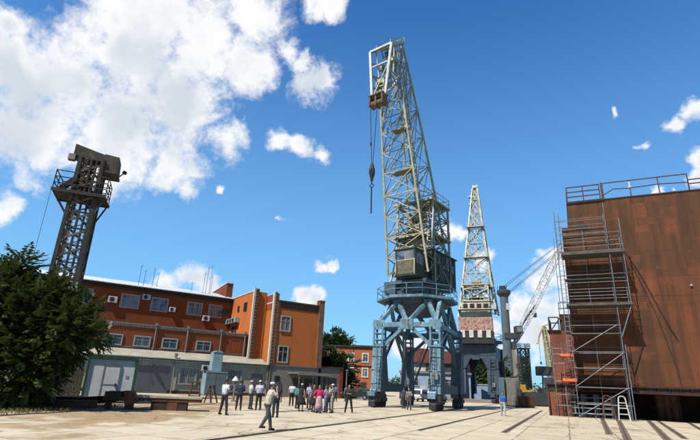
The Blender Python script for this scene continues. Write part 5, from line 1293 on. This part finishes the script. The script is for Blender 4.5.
    if hat:
        s = MB(); c = hc+V((0,-.003,.055*k))
        s.lathe([(.094*k,-.0),(.099*k,.01),(.094*k,.045),(.076*k,.072),(.045*k,.088),(.004,.094)], c, 18, .93, 1.1)
        s.prism([(c.x+.09*k*math.cos(t), c.y+.07*k+.135*k*math.sin(t)*1.0, c.z+.004-.018*math.sin(t)) for t in [PI*q/8 for q in range(9)]], (0,0,.012))
        s.build('cap', cloth('hat_%d' % int(hat[0]*100), hat), T, smooth=False)
    if bag:
        s = MB(); p = V((bag[0],bag[1],bag[2])); s.box(p, (.26,.14,.28)); o = s.build('bag', cloth('bag_%d' % int(bag[3][0]*100), bag[3]), T, bevel=.03)
        s = MB(); s.path([p+V((-.1,0,.14)), p+V((-.07,0,.3)), p+V((.07,0,.3)), p+V((.1,0,.14))], .012); s.build('strap', cloth('bag_%d' % int(bag[3][0]*100), bag[3]), o)
    return T
W = (.74,.75,.78); NAVY = (.018,.022,.04); BLK = (.014,.014,.016)
person('man in cream T-shirt and white cap walking across the yard, hand at his face', (-2.80,19.45), -62, (.66,.58,.44), (.07,.08,.09), hat=(.78,.78,.78), step=.46, lean=.10, untuck=True, arms=('swing','face'), h=1.69, vox=.014)
person('man in white shirt and dark trousers standing with legs apart behind the bench', (-6.2,27.0), -35, W, NAVY, spread=.26, arms=('front','front'), h=1.76)
person('man in all navy suit standing left of the two capped men', (-6.35,31.6), 10, (.02,.03,.06), NAVY, sleeve='long', spread=.14, arms=('fold','fold'))
person('capped man leaning back with folded arms, left of the pair in white shirts', (-5.95,33.4), -60, (.68,.66,.62), (.04,.045,.05), hat=(.78,.78,.78), spread=.2, lean=-.06, arms=('fold','fold'))
person('capped man in white shirt and black trousers, right of the pair', (-5.35,32.9), 25, W, BLK, hat=(.78,.78,.78), spread=.14, arms=('front','front'), h=1.78)
person('man in all dark clothes half hidden behind the walking man', (-3.42,26.7), 30, (.035,.035,.045), NAVY, spread=.12, h=1.72)
person('man in white shirt and black trousers at the left end of the large group', (-4.05,41.0), 20, W, BLK, spread=.13)
person('woman in teal top behind the woman in the black dress', (-3.25,37.2), -30, (.05,.24,.28), BLK, woman=True, spread=.1, h=1.66)
person('woman in white cap and long flaring black dress', (-2.68,33.6), -20, BLK, BLK, hat=(.78,.76,.7), woman=True, skirt=(.42,.36), sleeve='none', h=1.7, arms=('front','down'))
person('man in pale blue white shirt and black trousers right of the black dress', (-2.45,38.2), 30, (.55,.60,.74), BLK, spread=.12)
person('woman in lilac grey blouse and dark skirt just behind the black dress', (-2.2,36.4), 40, (.42,.38,.52), (.05,.06,.1), woman=True, skirt=(.5,.26), h=1.62)
person('woman in dark dress with a brown bag at her feet left of the pink woman', (-1.85,33.3), -60, (.10,.035,.035), BLK, woman=True, skirt=(.45,.27), h=1.66, bag=(0,.35,.16,(.16,.09,.05)), hair='hair_fair')
person('woman in bright pink blouse and pale pink skirt', (-1.45,32.5), 15, (.72,.03,.14), (.66,.42,.44), woman=True, skirt=(.14,.26), sleeve='long', h=1.66, arms=('hip','hip'), hair='hair_fair')
person('woman in light blue shirt and pale jeans right of the pink woman', (-1.05,34.2), 60, (.48,.58,.66), (.24,.32,.42), woman=True, h=1.68, arms=('fold','fold'))
person('person in dark trousers and grey top behind the woman in light blue', (-.92,36.0), 10, (.12,.12,.14), BLK, spread=.1, h=1.7)
person('person in beige outfit and white cap with a hand at the face', (-.62,33.5), 75, (.56,.44,.30), (.54,.43,.30), hat=(.8,.8,.78), sleeve='long', arms=('face','front'), h=1.76, bag=(-.1,.35,.16,(.06,.045,.04)))
person('man in black clothes standing alone with legs apart and hands at his chest', (.48,34.5), 175, (.022,.018,.018), BLK, sleeve='long', spread=.24, arms=('fold','fold'), h=1.78)
person('left one of two distant people in blue shirts in the tree shade', (-.75,57.5), 0, (.12,.16,.28), NAVY, spread=.12)
person('right one of two distant people in blue shirts in the tree shade', (.45,58.5), 40, (.14,.2,.34), NAVY, spread=.12)
person('man in dark blue shirt standing under the near crane', (5.6,46.0), 30, (.04,.07,.16), (.03,.04,.06), spread=.12)
person('man in grey camouflage clothes standing in front of the man under the crane', (5.72,43.4), 160, (.24,.23,.20), (.10,.10,.09), spread=.14, arms=('fold','down'), sleeve='long')
person('man in bright blue shirt and white trousers walking toward the camera', (12.75,40.3), 170, (.03,.16,.62), (.62,.60,.54), step=.28, arms=('swing','swing'), shoe=(.2,.16,.12), h=1.74)
person('distant worker in blue overalls left of the hull', (27.6,80.0), 20, (.04,.09,.26), (.04,.08,.22), sleeve='long', spread=.14, h=1.8)

# ------------------------------------------------------------------ sky, sun, camera
SUN_EL = math.radians(53); sdir = Vector((.68,.73,0)).normalized()      # shadows fall along sdir
sun = bpy.data.lights.new('sun', 'SUN'); sun.energy = 5.0; sun.angle = math.radians(.53); sun.color = (1.0,.955,.88)
so = bpy.data.objects.new('sun', sun); COL.objects.link(so)
ray = Vector((sdir.x*math.cos(SUN_EL), sdir.y*math.cos(SUN_EL), -math.sin(SUN_EL)))
so.rotation_euler = ray.to_track_quat('-Z', 'Y').to_euler(); so.location = (-30,-20,60)

wd_ = bpy.data.worlds.new('World'); scene.world = wd_; wd_.use_nodes = True
t = NT(wd_.node_tree); bg = wd_.node_tree.nodes['Background']
sky = t.add('ShaderNodeTexSky'); sky.sky_type = 'NISHITA'; sky.sun_disc = False; sky.sun_elevation = SUN_EL
sky.sun_rotation = math.atan2(-sdir.x, -sdir.y) % (2*PI)
sky.altitude = 0; sky.air_density = 1.0; sky.dust_density = .6; sky.ozone_density = 2.5
SKY_STRENGTH = .135
tc = t.add('ShaderNodeTexCoord').outputs['Generated']
nrm = t.add('ShaderNodeVectorMath', operation='NORMALIZE'); t.link(tc, nrm.inputs[0]); D = nrm.outputs[0]
warp = t.add('ShaderNodeTexNoise'); warp.inputs['Scale'].default_value = 9; warp.inputs['Detail'].default_value = 5; warp.inputs['Roughness'].default_value = .6; t.link(D, warp.inputs['Vector'])
w1 = t.add('ShaderNodeVectorMath', operation='SUBTRACT'); t.link(warp.outputs['Color'], w1.inputs[0]); w1.inputs[1].default_value = (.5,.5,.5)
w2 = t.add('ShaderNodeVectorMath', operation='SCALE'); t.link(w1.outputs[0], w2.inputs[0]); w2.inputs['Scale'].default_value = .10
w3 = t.add('ShaderNodeVectorMath', operation='ADD'); t.link(D, w3.inputs[0]); t.link(w2.outputs[0], w3.inputs[1]); DW = w3.outputs[0]
CLOUDS = [(-0.5135,0.7058,0.4880,0.0951),(-0.3985,0.7405,0.5412,0.1277),(-0.2889,0.7478,0.5978,0.1100),(-0.4349,0.7855,0.4402,0.1134),(-0.5507,0.7353,0.3949,0.0969),(-0.3369,0.7995,0.4973,0.0872),(-0.2179,0.7772,0.5903,0.0774),(-0.4731,0.8022,0.3643,0.0685),(-0.3469,0.8511,0.3941,0.0637),(-0.3287,0.8747,0.3562,0.0304),(-0.2514,0.8586,0.4468,0.0464),(-0.3747,0.6886,0.6209,0.1214),(-0.2068,0.7389,0.6413,0.0749),(-0.5658,0.6303,0.5316,0.0336),(-0.4361,0.6809,0.5883,0.0480),(-0.5733,0.6623,0.4824,0.0620),(-0.1420,0.7690,0.6232,0.0332),(-0.0967,0.8097,0.5788,0.0465),(-0.1168,0.7882,0.6043,0.0302),(-0.0691,0.8042,0.5904,0.0309),(-0.1443,0.8727,0.4665,0.0259),(-0.1036,0.8801,0.4633,0.0344),(-0.0641,0.8898,0.4519,0.0245),(-0.0793,0.7243,0.6849,0.0324),(-0.0467,0.7321,0.6796,0.0255),(-0.0626,0.9689,0.2395,0.0165),(-0.0421,0.9687,0.2447,0.0165),(-0.5805,0.7718,0.2595,0.0263),(-0.5968,0.7635,0.2467,0.0274),(-0.3477,0.9219,0.1708,0.0324),(-0.3104,0.9321,0.1865,0.0350),(-0.2797,0.9452,0.1685,0.0275),(-0.0754,0.9825,0.1703,0.0224),(-0.0545,0.9847,0.1654,0.0183),(0.2065,0.9328,0.2954,0.0219),(0.2243,0.9306,0.2892,0.0158),(0.2841,0.9265,0.2468,0.0172),(-0.2705,0.8921,0.3620,0.0117),(0.5112,0.7478,0.4236,0.0151),(0.5483,0.7056,0.4488,0.0194),(0.5678,0.6849,0.4566,0.0189),(0.5802,0.7180,0.3846,0.0233),(0.5752,0.7351,0.3589,0.0218),(0.5864,0.7276,0.3561,0.0246),(0.4700,0.7320,0.4933,0.0087),(0.3723,0.9054,0.2038,0.0302),(0.3936,0.8884,0.2363,0.0266),(0.3465,0.9260,0.1499,0.0386),(0.3849,0.9101,0.1531,0.0410),(0.3283,0.9385,0.1068,0.0382),(0.3703,0.9234,0.1016,0.0436),(0.2845,0.9505,0.1254,0.0361),(0.2664,0.9481,0.1734,0.0262),(0.4128,0.8910,0.1892,0.0375),(0.3002,0.9525,0.0507,0.0377),(0.1418,0.9868,0.0780,0.0378),(0.1118,0.9894,0.0926,0.0270),(0.1517,0.9871,0.0514,0.0408),(-0.1536,0.9320,0.3283,0.0082),(0.5351,0.7693,0.3492,0.0098),]
acc = None
for (x, y, z, r) in CLOUDS:
    dn = t.add('ShaderNodeVectorMath', operation='DISTANCE'); t.link(DW, dn.inputs[0]); dn.inputs[1].default_value = (x,y,z)
    v = t.math('MULTIPLY_ADD', dn.outputs['Value'], -1/(r*1.25), 1.0)
    acc = v if acc is None else t.math('SMOOTH_MAX', acc, v, .12)
f1 = t.noise(D, 11, 9, .66, .2); f2 = t.noise(D, 5, 5, .55); f3 = t.noise(DW, 30, 6, .6)
dens = t.math('ADD', acc, t.math('ADD', t.math('MULTIPLY', t.math('SUBTRACT', f1, .5), 1.6), t.math('MULTIPLY', t.math('SUBTRACT', f3, .5), .85)))
mask = t.ramp(dens, .06, .72)
thick = t.ramp(t.math('ADD', acc, t.math('MULTIPLY', t.math('SUBTRACT', f2, .5), 2.6)), .45, 1.05)
shade = t.math('MULTIPLY', thick, t.ramp(t.math('ADD', t.math('MULTIPLY', f1, .5), f2), .55, .95))
ccol = t.mix(shade, (.98,.985,1.0), (.66,.73,.81))
hs = t.add('ShaderNodeHueSaturation'); hs.inputs['Saturation'].default_value = 1.3; hs.inputs['Value'].default_value = SKY_STRENGTH; t.link(sky.outputs[0], hs.inputs['Color'])
tint = t.mix(1.0, hs.outputs[0], (.68,1.0,1.28), 'MULTIPLY')
spb = t.add('ShaderNodeSeparateXYZ'); t.link(D, spb.inputs[0])
tint = t.mix(t.ramp(spb.outputs[1], -.35, .3), t.mix(1.0, tint, (.26,.25,.24), 'MULTIPLY'), tint)
# a little whitening haze low over the horizon
sp = t.add('ShaderNodeSeparateXYZ'); t.link(D, sp.inputs[0])
hz = t.math('MULTIPLY', t.ramp(sp.outputs[2], .85, -.02), .66)
skyc = t.mix(hz, tint, (.30,.67,1.02))
fin = t.mix(mask, skyc, ccol)
t.link(fin, bg.inputs['Color']); bg.inputs['Strength'].default_value = 1.0

cam = bpy.data.cameras.new('camera'); co = bpy.data.objects.new('camera', cam); COL.objects.link(co)
cam.sensor_width = 36; cam.lens = 477/700*36; cam.clip_end = 5000; cam.clip_start = .1
P_, R_ = math.radians(19.2), math.radians(-2.55)
fwd = Vector((0,math.cos(P_),math.sin(P_))); u0 = Vector((1,0,0)).cross(fwd)
right = Vector((1,0,0))*math.cos(R_) - u0*math.sin(R_); up = u0*math.cos(R_) + Vector((1,0,0))*math.sin(R_)
co.matrix_world = Matrix(((right.x,up.x,-fwd.x,0),(right.y,up.y,-fwd.y,0),(right.z,up.z,-fwd.z,1.7),(0,0,0,1)))
scene.camera = co
scene.cycles.sample_clamp_indirect = .07; scene.cycles.max_bounces = 5; scene.cycles.diffuse_bounces = 1
scene.view_settings.view_transform = 'Standard'; scene.view_settings.look = 'None'; scene.view_settings.exposure = 0
